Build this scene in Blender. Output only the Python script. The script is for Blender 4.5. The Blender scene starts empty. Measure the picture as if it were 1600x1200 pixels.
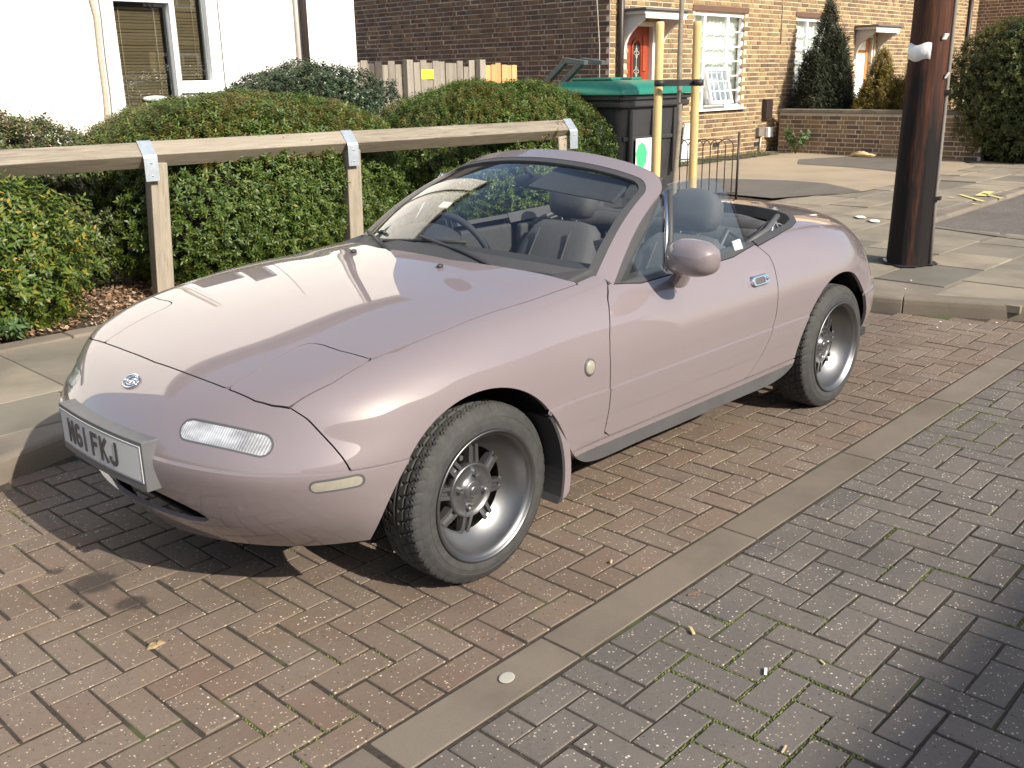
import bpy, bmesh, math, random
import numpy as np
from mathutils import Vector, Matrix

random.seed(7); RNG = np.random.default_rng(7)
scene = bpy.context.scene
COL = scene.collection
R_ = math.radians

# ---------------------------------------------------------------- camera
CAM_YAW, CAM_PITCH, CAM_ROLL = -2.3738, 0.303, -0.0167
CAM_POS = np.array([3.0547, 2.757, 1.4982]); CAM_F = 1533.7            # focal length in pixels of a 1600 px wide frame
def cam_axes():
    cy, sy = math.cos(CAM_YAW), math.sin(CAM_YAW); cp, sp = math.cos(CAM_PITCH), math.sin(CAM_PITCH)
    fwd = np.array([cy*cp, sy*cp, -sp]); right = np.array([sy, -cy, 0.]); up = np.cross(right, fwd)
    cr, sr = math.cos(CAM_ROLL), math.sin(CAM_ROLL)
    return cr*right+sr*up, -sr*right+cr*up, fwd
CR_, CU_, CF_ = cam_axes()
cam_data = bpy.data.cameras.new('camera'); cam = bpy.data.objects.new('camera', cam_data); COL.objects.link(cam)
M = Matrix.Identity(4)
for i in range(3):
    M[i][0] = CR_[i]; M[i][1] = CU_[i]; M[i][2] = -CF_[i]; M[i][3] = CAM_POS[i]
cam.matrix_world = M
cam_data.sensor_width = 36; cam_data.lens = 36*CAM_F/1600; cam_data.clip_start = .05; cam_data.clip_end = 600
scene.camera = cam

# ---------------------------------------------------------------- sky, sun, exposure
SUN_DIR = Vector((.08, 1.5, 1.0)).normalized()                          # towards the sun
world = bpy.data.worlds.new('World'); scene.world = world; world.use_nodes = True
wn = world.node_tree.nodes; wl = world.node_tree.links; wn.clear()
sky = wn.new('ShaderNodeTexSky'); sky.sky_type = 'NISHITA'; sky.sun_disc = False
sky.sun_elevation = math.asin(SUN_DIR.z); sky.sun_rotation = math.atan2(SUN_DIR.x, SUN_DIR.y)
sky.air_density = 1.0; sky.dust_density = 3.0; sky.ozone_density = .5
bg = wn.new('ShaderNodeBackground'); bg.inputs['Strength'].default_value = .14
wo = wn.new('ShaderNodeOutputWorld'); wl.new(sky.outputs[0], bg.inputs[0]); wl.new(bg.outputs[0], wo.inputs[0])
sun_d = bpy.data.lights.new('sun', 'SUN'); sun_d.energy = 4.6; sun_d.angle = R_(.53); sun_d.color = (1, .93, .82)
sun = bpy.data.objects.new('sun', sun_d); COL.objects.link(sun)
sun.rotation_euler = (-SUN_DIR).to_track_quat('-Z', 'Y').to_euler(); sun.location = SUN_DIR*40
scene.view_settings.view_transform = 'Standard'; scene.view_settings.look = 'None'
scene.view_settings.exposure = 0.6; scene.view_settings.gamma = 1; scene.view_settings.use_curve_mapping = False
scene.render.engine = 'CYCLES'
scene.cycles.max_bounces = 8; scene.cycles.transparent_max_bounces = 24

# photo pixel (1600x1200) -> point, on a plane given by where the thing stands
def ray(px, py): return CR_*((px-800)/CAM_F) - CU_*((py-600)/CAM_F) + CF_
def on_z(px, py, z=0.): d = ray(px, py); return CAM_POS + d*((z-CAM_POS[2])/d[2])
def on_y(px, py, y): d = ray(px, py); return CAM_POS + d*((y-CAM_POS[1])/d[1])
def on_x(px, py, x): d = ray(px, py); return CAM_POS + d*((x-CAM_POS[0])/d[0])
def to_px(P):
    q = np.atleast_2d(P)-CAM_POS; w = q@CF_
    return np.c_[800+CAM_F*(q@CR_)/w, 600-CAM_F*(q@CU_)/w, w]

# ---------------------------------------------------------------- helpers
def tag(o, label=None, cat=None, group=None, kind=None):
    if label: o['label'] = label
    if cat: o['category'] = cat
    if group: o['group'] = group
    if kind: o['kind'] = kind
    return o
def link(o, parent=None):
    COL.objects.link(o)
    if parent is not None: o.parent = parent
    return o
def empty(name, loc=(0,0,0), rz=0., label=None, cat=None, group=None, kind=None):
    o = bpy.data.objects.new(name, None); o.empty_display_size = .1; link(o)
    o.location = loc; o.rotation_euler = (0, 0, rz)
    return tag(o, label, cat, group, kind)
def raw_mesh(name, V, T, mat=None, smooth=False):
    """fast mesh from numpy arrays; T is (n,3) or (n,4)"""
    V = np.ascontiguousarray(V, np.float32); T = np.ascontiguousarray(T, np.int32); k = T.shape[1]
    me = bpy.data.meshes.new(name)
    me.vertices.add(len(V)); me.vertices.foreach_set('co', V.ravel())
    me.loops.add(T.size); me.loops.foreach_set('vertex_index', T.ravel())
    me.polygons.add(len(T)); me.polygons.foreach_set('loop_start', np.arange(0, T.size, k, dtype=np.int32))
    me.polygons.foreach_set('use_smooth', np.full(len(T), smooth))
    if mat: me.materials.append(mat)
    me.update(calc_edges=True)
    return me
class MB:
    """collects simple shapes into one mesh"""
    def __init__(s): s.v = []; s.f = []; s.sm = []
    def add(s, V, F, smooth=False):
        o = len(s.v); s.v += [tuple(map(float, p)) for p in V]; s.f += [tuple(i+o for i in f) for f in F]; s.sm += [smooth]*len(F); return s
    def box(s, c, d, rot=None, taper=1.0):
        x, y, z = [a/2 for a in d]
        P = [(-x,-y,-z),(x,-y,-z),(x,y,-z),(-x,y,-z),(-x*taper,-y*taper,z),(x*taper,-y*taper,z),(x*taper,y*taper,z),(-x*taper,y*taper,z)]
        if rot is not None: P = [rot @ Vector(p) for p in P]
        P = [(p[0]+c[0], p[1]+c[1], p[2]+c[2]) for p in P]
        return s.add(P, [(0,3,2,1),(4,5,6,7),(0,1,5,4),(1,2,6,5),(2,3,7,6),(3,0,4,7)])
    def bbox(s, a, b): return s.box([(p+q)/2 for p, q in zip(a, b)], [abs(q-p) for p, q in zip(a, b)])
    def prism(s, poly, z0, z1, axis='z', smooth=False):
        """poly: 2D points (ccw); extruded along axis"""
        n = len(poly)
        def mk(p, h):
            return (p[0], p[1], h) if axis == 'z' else ((p[0], h, p[1]) if axis == 'y' else (h, p[0], p[1]))
        P = [mk(p, z0) for p in poly]+[mk(p, z1) for p in poly]
        s.add(P, [tuple(range(n))[::-1], tuple(range(n, 2*n))]); o = len(s.v)-2*n
        s.f += [(o+i, o+(i+1)%n, o+n+(i+1)%n, o+n+i) for i in range(n)]; s.sm += [smooth]*n
        return s
    def tube(s, pts, r, n=8, smooth=True, cap=True, up=None):
        pts = [Vector(p) for p in pts]; m = len(pts); rr = r if hasattr(r, '__len__') else [r]*m
        P = []; prev = None
        for i, p in enumerate(pts):
            t = (pts[min(i+1, m-1)]-pts[max(i-1, 0)]).normalized()
            if prev is None:
                a = Vector((0,0,1)) if abs(t.z) < .9 else Vector((1,0,0)); u = t.cross(a).normalized()
            else:
                u = (prev - t*prev.dot(t)).normalized()
            prev = u; w = t.cross(u)
            for k in range(n):
                a = 2*math.pi*k/n; P.append(p+(u*math.cos(a)+w*math.sin(a))*rr[i])
        F = [(i*n+k, i*n+(k+1)%n, (i+1)*n+(k+1)%n, (i+1)*n+k) for i in range(m-1) for k in range(n)]
        s.add(P, F, smooth); o = len(s.v)-len(P)
        if cap: s.f += [tuple(o+k for k in range(n))[::-1], tuple(o+(m-1)*n+k for k in range(n))]; s.sm += [False]*2
        return s
    def lathe(s, prof, n=24, c=(0,0,0), axis='z', smooth=True, closed=False):
        """prof: (r, h) pairs revolved about axis through c"""
        P = []
        for r, h in prof:
            for k in range(n):
                a = 2*math.pi*k/n; x, y = r*math.cos(a), r*math.sin(a)
                q = (x, y, h) if axis == 'z' else ((x, h, y) if axis == 'y' else (h, x, y))
                P.append((q[0]+c[0], q[1]+c[1], q[2]+c[2]))
        m = len(prof); rng = range(m if closed else m-1)
        F = [(i*n+k, i*n+(k+1)%n, ((i+1)%m)*n+(k+1)%n, ((i+1)%m)*n+k) for i in rng for k in range(n)]
        return s.add(P, F, smooth)
    def ellipsoid(s, c, r, n=16, m=10, rot=None, f=None):
        P = []; F = []
        for i in range(m+1):
            th = math.pi*i/m
            for k in range(n):
                a = 2*math.pi*k/n; p = Vector((r[0]*math.sin(th)*math.cos(a), r[1]*math.sin(th)*math.sin(a), r[2]*math.cos(th)))
                if f: p = Vector(f(p))
                if rot is not None: p = rot @ p
                P.append((p[0]+c[0], p[1]+c[1], p[2]+c[2]))
        F = [(i*n+k, (i+1)*n+k, (i+1)*n+(k+1)%n, i*n+(k+1)%n) for i in range(m) for k in range(n)]
        return s.add(P, F, True)
    def mesh(s, name, mat, fix=True):
        me = bpy.data.meshes.new(name); me.from_pydata(s.v, [], s.f); me.polygons.foreach_set('use_smooth', s.sm)
        if mat: me.materials.append(mat)
        if fix:
            bm = bmesh.new(); bm.from_mesh(me); bmesh.ops.remove_doubles(bm, verts=bm.verts, dist=1e-5)
            bmesh.ops.recalc_face_normals(bm, faces=bm.faces); bm.to_mesh(me); bm.free()
        me.update(); return me
    def build(s, name, mat, parent=None, loc=None, rz=None, bevel=0, segs=2, fix=True, sharp=None):
        o = bpy.data.objects.new(name, s.mesh(name, mat, fix)); link(o, parent)
        if loc is not None: o.location = loc
        if rz is not None: o.rotation_euler = (0, 0, rz)
        if bevel:
            b = o.modifiers.new('bevel', 'BEVEL'); b.width = bevel; b.segments = segs; b.limit_method = 'ANGLE'; b.angle_limit = R_(35)
        if sharp: o.data.set_sharp_from_angle(angle=R_(sharp))
        return o
def copy_tree(o, parent=None):
    c = o.copy(); link(c)
    if parent is not None: c.parent = parent; c.matrix_parent_inverse = o.matrix_parent_inverse.copy()
    for ch in [k for k in bpy.data.objects if k.parent == o]: copy_tree(ch, c)
    return c

# ---------------------------------------------------------------- materials
MATS = {}
class NT:
    def __init__(s, name):
        s.m = bpy.data.materials.new(name); s.m.use_nodes = True; s.t = s.m.node_tree; s.n = s.t.nodes; s.l = s.t.links
        s.b = s.n['Principled BSDF']; MATS[name] = s.m
    def node(s, typ, **kw):
        n = s.n.new(typ)
        for k, v in kw.items():
            if k.startswith('i_'):
                key = k[2:]; n.inputs[int(key) if key.isdigit() else key].default_value = v
            else: setattr(n, k, v)
        return n
    def link(s, a, b): s.l.new(a, b)
    def coord(s, kind='Object', scale=None):
        t = s.node('ShaderNodeTexCoord'); out = t.outputs[kind]
        if scale is not None:
            mp = s.node('ShaderNodeMapping'); mp.inputs['Scale'].default_value = scale; s.link(out, mp.inputs[0]); out = mp.outputs[0]
        return out
    def noise(s, vec, scale, detail=4, rough=.55, out='Fac', dist=0):
        n = s.node('ShaderNodeTexNoise'); n.inputs['Scale'].default_value = scale; n.inputs['Detail'].default_value = detail
        n.inputs['Roughness'].default_value = rough; n.inputs['Distortion'].default_value = dist; s.link(vec, n.inputs['Vector']); return n.outputs[out]
    def ramp(s, fac, stops, interp='LINEAR'):
        r = s.node('ShaderNodeValToRGB'); r.color_ramp.interpolation = interp; e = r.color_ramp.elements
        while len(e) > 1: e.remove(e[0])
        e[0].position = stops[0][0]; e[0].color = (*stops[0][1], 1)
        for p, c in stops[1:]:
            k = e.new(p); k.color = (*c, 1)
        s.link(fac, r.inputs[0]); return r.outputs[0]
    def val(s, fac, a, b, lo=0., hi=1.):
        m = s.node('ShaderNodeMapRange'); m.inputs[1].default_value = lo; m.inputs[2].default_value = hi; m.inputs[3].default_value = a; m.inputs[4].default_value = b
        s.link(fac, m.inputs[0]); return m.outputs[0]
    def mix(s, a, b, fac, mode='MIX'):
        m = s.node('ShaderNodeMix', data_type='RGBA', blend_type=mode)
        for sock, v in ((m.inputs[0], fac), (m.inputs[6], a), (m.inputs[7], b)):
            if hasattr(v, 'node'): s.link(v, sock)
            elif isinstance(v, (int, float)): sock.default_value = v
            else: sock.default_value = (*v, 1)
        return m.outputs[2]
    def bump(s, h, strength=.3, dist=.01):
        b = s.node('ShaderNodeBump'); b.inputs['Strength'].default_value = strength; b.inputs['Distance'].default_value = dist
        s.link(h, b.inputs['Height']); s.link(b.outputs[0], s.b.inputs['Normal']); return b
    def set(s, color=None, rough=None, metal=None, **kw):
        for key, v in (('Base Color', color), ('Roughness', rough), ('Metallic', metal)):
            if v is None: continue
            if hasattr(v, 'node'): s.link(v, s.b.inputs[key])
            elif key == 'Base Color': s.b.inputs[key].default_value = (*v, 1)
            else: s.b.inputs[key].default_value = v
        for k, v in kw.items(): s.b.inputs[k.replace('_', ' ')].default_value = v
        return s.m
def srgb(r, g, b):
    f = lambda c: (c/255/12.92) if c/255 <= .04045 else ((c/255+.055)/1.055)**2.4
    return (f(r), f(g), f(b))
def plain(name, col, rough=.6, metal=0., var=.15, scale=12., bump=0., bscale=60., **kw):
    """a painted / plastic / metal surface with a little unevenness"""
    n = NT(name); v = n.coord(); f = n.noise(v, scale)
    c = n.mix(tuple(x*(1-var) for x in col), tuple(min(1, x*(1+var)) for x in col), f)
    rg = n.val(n.noise(v, scale*2.3), max(0.02, rough-.08), min(1, rough+.08))
    n.set(color=c, rough=rg, metal=metal, **kw)
    if bump: n.bump(n.noise(v, bscale), bump, .004)
    return n.m
# ---------------------------------------------------------------- ground materials
def paver_mat(name, stops, island, speck=1.0):
    n = NT(name)
    if island: rnd = n.node('ShaderNodeNewGeometry').outputs['Random Per Island']
    else: rnd = n.node('ShaderNodeObjectInfo').outputs['Random']
    geo = n.node('ShaderNodeNewGeometry').outputs['Position']
    base = n.ramp(rnd, stops)
    blot = n.noise(geo, 2.3, 3); fine = n.noise(geo, 55, 5, .7); grit = n.noise(geo, 420, 2, .6)
    c = n.mix(base, (.20, .17, .14), n.val(blot, 0, .5, .42, .72))
    c = n.mix(c, (.035, .03, .026), n.val(fine, 0, .55, .55, .8))
    c = n.mix(c, (.05, .042, .036), n.val(grit, 0, .6, .52, .75))
    wv = n.node('ShaderNodeVectorMath', operation='MULTIPLY_ADD'); n.link(n.noise(geo, 160, 2, out='Color'), wv.inputs[0]); wv.inputs[1].default_value = (.008, .008, .008); n.link(geo, wv.inputs[2])
    vo = n.node('ShaderNodeTexVoronoi'); vo.inputs['Scale'].default_value = 120; n.link(wv.outputs[0], vo.inputs['Vector'])
    sc = n.node('ShaderNodeSeparateColor'); n.link(vo.outputs['Color'], sc.inputs[0])
    rad = n.val(sc.outputs[1], .06, .42); sb = n.node('ShaderNodeMath', operation='SUBTRACT'); n.link(rad, sb.inputs[0]); n.link(vo.outputs['Distance'], sb.inputs[1]); spot = n.val(sb.outputs[0], 0, 1, 0., .07)
    pit = n.node('ShaderNodeMath', operation='LESS_THAN'); n.link(sc.outputs[0], pit.inputs[0]); pit.inputs[1].default_value = .09; pm = n.node('ShaderNodeMath', operation='MULTIPLY'); n.link(pit.outputs[0], pm.inputs[0]); n.link(spot, pm.inputs[1])
    c = n.mix(c, (.02, .016, .013), n.val(pm.outputs[0], 0, .8))
    sel = n.node('ShaderNodeMath', operation='GREATER_THAN'); n.link(sc.outputs[0], sel.inputs[0]); sel.inputs[1].default_value = .70
    mm = n.node('ShaderNodeMath', operation='MULTIPLY'); n.link(spot, mm.inputs[0]); n.link(sel.outputs[0], mm.inputs[1])
    c = n.mix(c, n.ramp(sc.outputs[2], [(.2, (.62, .52, .38)), (.55, (.45, .34, .22)), (.8, (.75, .70, .62))]), n.val(mm.outputs[0], 0, .9*speck))
    stain = n.noise(geo, .9, 4, .6)
    c = n.mix(c, (.055, .045, .038), n.val(stain, 0, .5, .5, .72))
    # oil drips dried in on two or three bricks in front of the number plate
    oil = None
    for (ox, oy, orad) in ((1.985, -.12, .075), (1.96, .09, .052), (2.03, -.29, .03), (2.08, -.02, .022)):
        d = n.node('ShaderNodeVectorMath', operation='DISTANCE'); n.link(geo, d.inputs[0]); d.inputs[1].default_value = (ox, oy, 0)
        ad = n.node('ShaderNodeMath', operation='ADD'); n.link(d.outputs['Value'], ad.inputs[0]); n.link(n.val(n.noise(geo, 28, 3), -.03, .03), ad.inputs[1])
        k = n.val(ad.outputs[0], .75, 0, orad*.7, orad*1.1)
        if oil is None: oil = k
        else:
            mx = n.node('ShaderNodeMath', operation='MAXIMUM'); n.link(oil, mx.inputs[0]); n.link(k, mx.inputs[1]); oil = mx.outputs[0]
    c = n.mix(c, (.022, .018, .017), oil)
    n.set(color=c, rough=n.val(fine, .72, .95))
    h = n.node('ShaderNodeMath', operation='ADD'); n.link(fine, h.inputs[0]); n.link(grit, h.inputs[1])
    n.bump(h.outputs[0], .55, .0025)
    return n.m
BAY = [(0, (.150, .108, .077)), (.35, (.185, .136, .099)), (.6, (.165, .112, .081)), (.85, (.20, .15, .11)), (1, (.146, .108, .079))]
ROAD = [(0, (.104, .093, .083)), (.35, (.132, .116, .101)), (.6, (.114, .101, .088)), (.85, (.145, .128, .11)), (1, (.12, .103, .088))]
for nm, st in (('paver_bay', BAY), ('paver_road', ROAD)):
    paver_mat(nm, st, False); paver_mat(nm+'_field', st, True)

n = NT('joint_sand'); g = n.node('ShaderNodeNewGeometry').outputs['Position']
moss = n.noise(g, 3.2, 4, .6); fine = n.noise(g, 70, 4, .7)
c = n.ramp(fine, [(.3, (.022, .017, .013)), (.6, (.052, .041, .030)), (.8, (.11, .088, .066))])
c = n.mix(c, (.07, .085, .022), n.val(moss, 0, .75, .54, .64)); n.set(color=c, rough=.95); n.bump(fine, .8, .006)

n = NT('moss'); g = n.node('ShaderNodeNewGeometry').outputs['Random Per Island']
n.set(color=n.ramp(g, [(0, (.05, .07, .015)), (.5, (.10, .14, .025)), (1, (.17, .19, .05))]), rough=.9)

def concrete(name, a, b, dark, scale=1., bump=.35):
    n = NT(name); g = n.node('ShaderNodeNewGeometry').outputs['Position']; ob = n.node('ShaderNodeObjectInfo').outputs['Random']
    c = n.mix(a, b, ob); f = n.noise(g, 3*scale, 4); fine = n.noise(g, 120*scale, 4, .7); grain = n.noise(g, 480*scale, 2)
    c = n.mix(c, dark, n.val(f, 0, .7, .42, .75)); c = n.mix(c, (.03, .028, .024), n.val(grain, 0, .4, .55, .8))
    c = n.mix(c, (.45, .42, .36), n.val(fine, 0, .3, .6, .85))
    n.set(color=c, rough=.9); h = n.node('ShaderNodeMath', operation='ADD'); n.link(fine, h.inputs[0]); n.link(grain, h.inputs[1]); n.bump(h.outputs[0], bump, .003)
    return n.m
concrete('kerb_concrete', (.17, .142, .11), (.22, .186, .146), (.10, .084, .064))
concrete('strip_concrete', (.15, .122, .093), (.185, .152, .117), (.095, .078, .058))
concrete('slab_concrete', (.15, .138, .112), (.31, .262, .19), (.10, .09, .068), .8)
concrete('drive_concrete', (.33, .27, .19), (.33, .27, .19), (.22, .18, .13), .5, .6)
concrete('tarmac', (.13, .118, .10), (.14, .125, .108), (.095, .088, .078), 1.2, .8)

n = NT('soil'); g = n.node('ShaderNodeNewGeometry').outputs['Position']; f = n.noise(g, 26, 6, .7); k = n.noise(g, 4, 3)
c = n.ramp(f, [(.25, (.028, .018, .012)), (.5, (.075, .048, .03)), (.7, (.15, .10, .06)), (.85, (.24, .165, .105))])
n.set(color=n.mix(c, (.05, .035, .022), n.val(k, 0, .7, .4, .7)), rough=.95); n.bump(f, 1., .03)
n = NT('far_ground'); g = n.node('ShaderNodeNewGeometry').outputs['Position']
n.set(color=n.ramp(n.noise(g, .4, 5), [(.3, (.05, .048, .043)), (.7, (.085, .08, .07))]), rough=.95)
n = NT('litter'); g = n.node('ShaderNodeNewGeometry').outputs['Random Per Island']
n.set(color=n.ramp(g, [(0, (.09, .055, .03)), (.4, (.19, .11, .06)), (.75, (.32, .2, .12)), (1, (.5, .38, .27))]), rough=.85)
plain('yellow_paint', (.60, .53, .20), .85, var=.35, scale=40)
plain('litter_dry', (.30, .22, .12), .9, var=.4, scale=90)
plain('gum', (.38, .37, .31), .85)
plain('straw', (.55, .42, .22), .8)
plain('paper_white', (.72, .70, .66), .8)

# ---------------------------------------------------------------- ground sheets
def sheet(name, poly, z, mat, kind='structure', parent=None):
    me = bpy.data.meshes.new(name); me.from_pydata([(x, y, z) for x, y in poly], [], [tuple(range(len(poly)))]); me.materials.append(MATS[mat])
    bm = bmesh.new(); bm.from_mesh(me); bmesh.ops.recalc_face_normals(bm, faces=bm.faces)
    for f in bm.faces:
        if f.normal.z < 0: f.normal_flip()
    bm.to_mesh(me); bm.free()
    o = bpy.data.objects.new(name, me); link(o, parent); tag(o, kind=kind); return o
sheet('ground', [(-300,-300),(300,-300),(300,300),(-300,300)], -.06, 'far_ground')

TH = .012                                                               # the paving runs this far off the car's axis (radians)
ca, sa = math.cos(TH), math.sin(TH)
def gl(u, v): return (u*ca - v*sa, u*sa + v*ca)                         # paving frame -> world
STRIP0, STRIPW = 1.1152, .1466
CELL = .1019
road = sheet('road', [gl(-9,1.0), gl(8,1.0), gl(8,11), gl(-9,11)], -.0040, 'joint_sand')
bay = sheet('parking_bay', [gl(-3.5,-1.6), gl(6,-1.6), gl(6,1.19), gl(-3.5,1.19)], -.0036, 'joint_sand')

def paver_mesh(name, lx, ly, mat, ch=.0022, h=.03):
    x, y = lx/2, ly/2
    V = [(-x,-y,-h),(x,-y,-h),(x,y,-h),(-x,y,-h),(-x,-y,-ch),(x,-y,-ch),(x,y,-ch),(-x,y,-ch),(-x+ch,-y+ch,0),(x-ch,-y+ch,0),(x-ch,y-ch,0),(-x+ch,y-ch,0)]
    F = [(8,9,10,11)]+[(4+i,4+(i+1)%4,8+(i+1)%4,8+i) for i in range(4)]+[(i,(i+1)%4,4+(i+1)%4,4+i) for i in range(4)]
    me = bpy.data.meshes.new(name); me.from_pydata(V, [], F); me.materials.append(MATS[mat]); me.update(); return me, np.array(V), np.array([(f if len(f) == 4 else f) for f in F])

def lay_pavers(owner, matname, u0, v0, sign, ilo, ihi, jlo, jhi, inside, limit=290):
    """90 degree herringbone; cell (0,0) has its corner at u0,v0; sign gives the handedness"""
    gap = .0092
    kinds = {'long': paver_mesh('paver', 2*CELL-gap, CELL-gap, matname), 'half': paver_mesh('paver', CELL-gap, CELL-gap, matname)}
    items = []
    for j in range(jlo, jhi):
        for i in range(ilo, ihi):
            t = (i+sign*j) % 4
            if not inside(i, j): continue
            if t == 0: other = (i+1, j); vert = False
            elif t == 1:
                if inside(i-1, j): continue
                other = None; vert = False
            elif (t == 2 and sign > 0) or (t == 3 and sign < 0): other = (i, j+1); vert = True
            else:
                if inside(i, j-1): continue
                other = None; vert = True
            if other is not None and inside(*other):
                cu, cv = (i+other[0]+1)/2, (j+other[1]+1)/2; kind = 'long'
            else: cu, cv = i+.5, j+.5; kind = 'half'
            x, y = gl(u0+cu*CELL, v0+cv*CELL); items.append((x, y, vert, kind))
    P = np.array([(x, y, 0) for x, y, _, _ in items]); px = to_px(P)
    vis = (px[:,2] > .1) & (px[:,0] > -60) & (px[:,0] < 1660) & (px[:,1] > -40) & (px[:,1] < 1290)
    under = (np.abs(P[:,0]) < 1.3) & (P[:,1] < .42) & (P[:,1] > -1.4)    # hidden below the car
    score = px[:,2] + (~vis)*50 + under*20
    order = np.argsort(score); near = set(order[:limit].tolist())
    fv, ff, off = [], [], 0
    for k, (x, y, vert, kind) in enumerate(items):
        if px[k,2] < .1 or (not vis[k] and score[k] > 60): continue
        me, V, F = kinds[kind]
        rz = TH+(math.pi/2 if vert else 0)+random.gauss(0, .012); rx, ry = [max(-.009, min(.009, random.gauss(0, .005))) for _ in (0, 1)]; z = max(-.0008, min(.0028, random.gauss(.0004, .0013)))
        jx, jy = random.gauss(0, .0012), random.gauss(0, .0012)
        if k in near:
            o = bpy.data.objects.new('paver', me); link(o, owner); o.location = (x+jx, y+jy, z); o.rotation_euler = (rx, ry, rz)
        else:
            Rm = np.array(Matrix.Rotation(rz, 3, 'Z') @ Matrix.Rotation(rx, 3, 'X') @ Matrix.Rotation(ry, 3, 'Y'))
            fv.append(V@Rm.T+np.array([x+jx, y+jy, z])); ff.append(F+off); off += len(V)
    if fv:
        o = bpy.data.objects.new('paver_field', raw_mesh('paver_field', np.concatenate(fv), np.concatenate(ff), MATS[matname+'_field'])); link(o, owner); tag(o, kind='stuff')
# bay: the row beside the strip has its half bricks at x = 1.683 (mod 4 cells)
# top row j=-1 ; square there is the t==2 cell
u_sq = 1.683+.006-CELL/2
i0 = None
v_top = STRIP0-.006
def kerb_left_y(x):                                                     # front face of the left kerb
    return -1.33 if x < 1.42 else -1.33+(x-1.42)*.33
def in_bay(i, j):
    u = ub+(i+.5)*CELL; v = v_top+(j+.5)*CELL; x, y = gl(u, v)
    if j > -1: return False
    return y > kerb_left_y(x)+.03 and x > -3.06+(.0 if y < .1 else -.02) - max(0, y-.25)*.45 and x < 3.2
# choose ub so that cell i with (i-1)%4==2 sits at u_sq  -> i = 3 (mod 4)
ub = u_sq-3*CELL
lay_pavers(bay, 'paver_bay', ub, v_top, +1, -60, 22, -27, 0, in_bay, 295)
# road side: bottom row j=0; square is the t==2 cell for the mirrored pattern
v_bot = STRIP0+STRIPW+.006
ur = (1.247-.016)-CELL/2-2*CELL
def in_road(i, j):
    if j < 0: return False
    return True
lay_pavers(road, 'paver_road', ur, v_bot, -1, -62, 22, 0, 26, in_road, 295)

# flush kerb strip between the bay and the carriageway
strip = empty('kerb_strip', (0,0,0), 0, kind='structure')
def stone(owner, name, lx, ly, h, loc, rz, mat, bevel=.006):
    m = MB().box((0,0,-h/2), (lx, ly, h)); o = m.build(name, MATS[mat], owner, loc, rz, bevel=bevel); return o
LK = .9367
for k in range(-1, 5):
    u1 = 1.2832-k*LK; u0_ = u1-LK
    if k == -1:                                                         # a shorter broken stone next to the full ones
        u1 = 1.2832+.62; u0_ = 1.2832
    x, y = gl((u0_+u1)/2, STRIP0+STRIPW/2)
    stone(strip, 'kerb_stone', u1-u0_-.008, STRIPW-.006, .1, (x, y, .0012+random.uniform(-.001, .001)), TH+random.gauss(0, .003), 'strip_concrete', .003)
for (ua, ub_, dv, rot) in ((1.2832+.635, 2.85, 0., .01),):
    x, y = gl((ua+ub_)/2, STRIP0+STRIPW/2+dv); stone(strip, 'kerb_stone', ub_-ua, STRIPW-.01, .1, (x, y, -.002), TH+rot, 'strip_concrete', .003)

# ---------------------------------------------------------------- raised pavements
PZ = .10
pave_poly = [(6,-1.33+.33*4.58-.06),(1.42,-1.41),(-3.12,-1.41),(-3.16,.06),(-3.23,.3),(-3.59,1.13),(-3.92,1.21),(-5.4,1.21),(-5.9,.88),(-6.5,-1.0),(-10.9,-1.17),(-30,-2.0),(-30,-2.99),(-3.6,-2.95),(6,-2.93)]
pavement = sheet('pavement', pave_poly, PZ-.007, 'kerb_concrete')
def slab(cx, cy, lx, ly, rz=0., z=PZ, owner=pavement):
    o = stone(owner, 'slab', lx-.009, ly-.009, .05, (cx, cy, z+random.gauss(0, .0025)), rz, 'slab_concrete', .004)
    o.rotation_euler = (random.gauss(0, .004), random.gauss(0, .004), rz); return o
# left footway: a narrow and a wide course
x = 3.0
while x > -4.2:
    L = random.choice((.72, .76, .9)); slab(x-L/2, -1.70, L, .46); x -= L
x = 2.8
while x > -4.2:
    L = random.choice((.6, .75, .76)); slab(x-L/2, -2.405, L, .945); x -= L
# build-out round the pole and the footway beyond
def inside_poly(p, poly):
    c = False; j = len(poly)-1
    for i in range(len(poly)):
        a, b = poly[i], poly[j]
        if (a[1] > p[1]) != (b[1] > p[1]) and p[0] < (b[0]-a[0])*(p[1]-a[1])/(b[1]-a[1])+a[0]: c = not c
        j = i
    return c
shrunk = [(-3.34,-1.4),(-3.36,.06),(-3.42,.28),(-3.72,1.03),(-3.95,1.08),(-5.4,1.08),(-5.8,.8),(-6.35,-1.1),(-10.9,-1.32),(-20,-1.75),(-20,-2.75),(-9,-2.6),(-8.2,-2.66),(-7.6,-2.9),(-4.2,-2.92),(-3.34,-2.92)]
y = -2.85; r = 0
slabs_out = []
for r, wy in enumerate((.56, .46, .62, .46, .6, .5, .6)):
    x = -3.36-(.3 if r % 2 else 0)
    while x > -13.5:
        L = random.choice((.6, .75, .9)); c = (x-L/2, y+wy/2)
        cs = [(x-.02, y+.02), (x-L+.02, y+.02), (x-.02, y+wy-.02), (x-L+.02, y+wy-.02)]
        if all(inside_poly(p, shrunk) for p in cs): slab(c[0], c[1], L, wy)
        elif inside_poly(c, shrunk): slab(c[0], c[1], L*.93, wy*.9, 0, PZ-.002)
        x -= L
    y += wy
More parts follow.
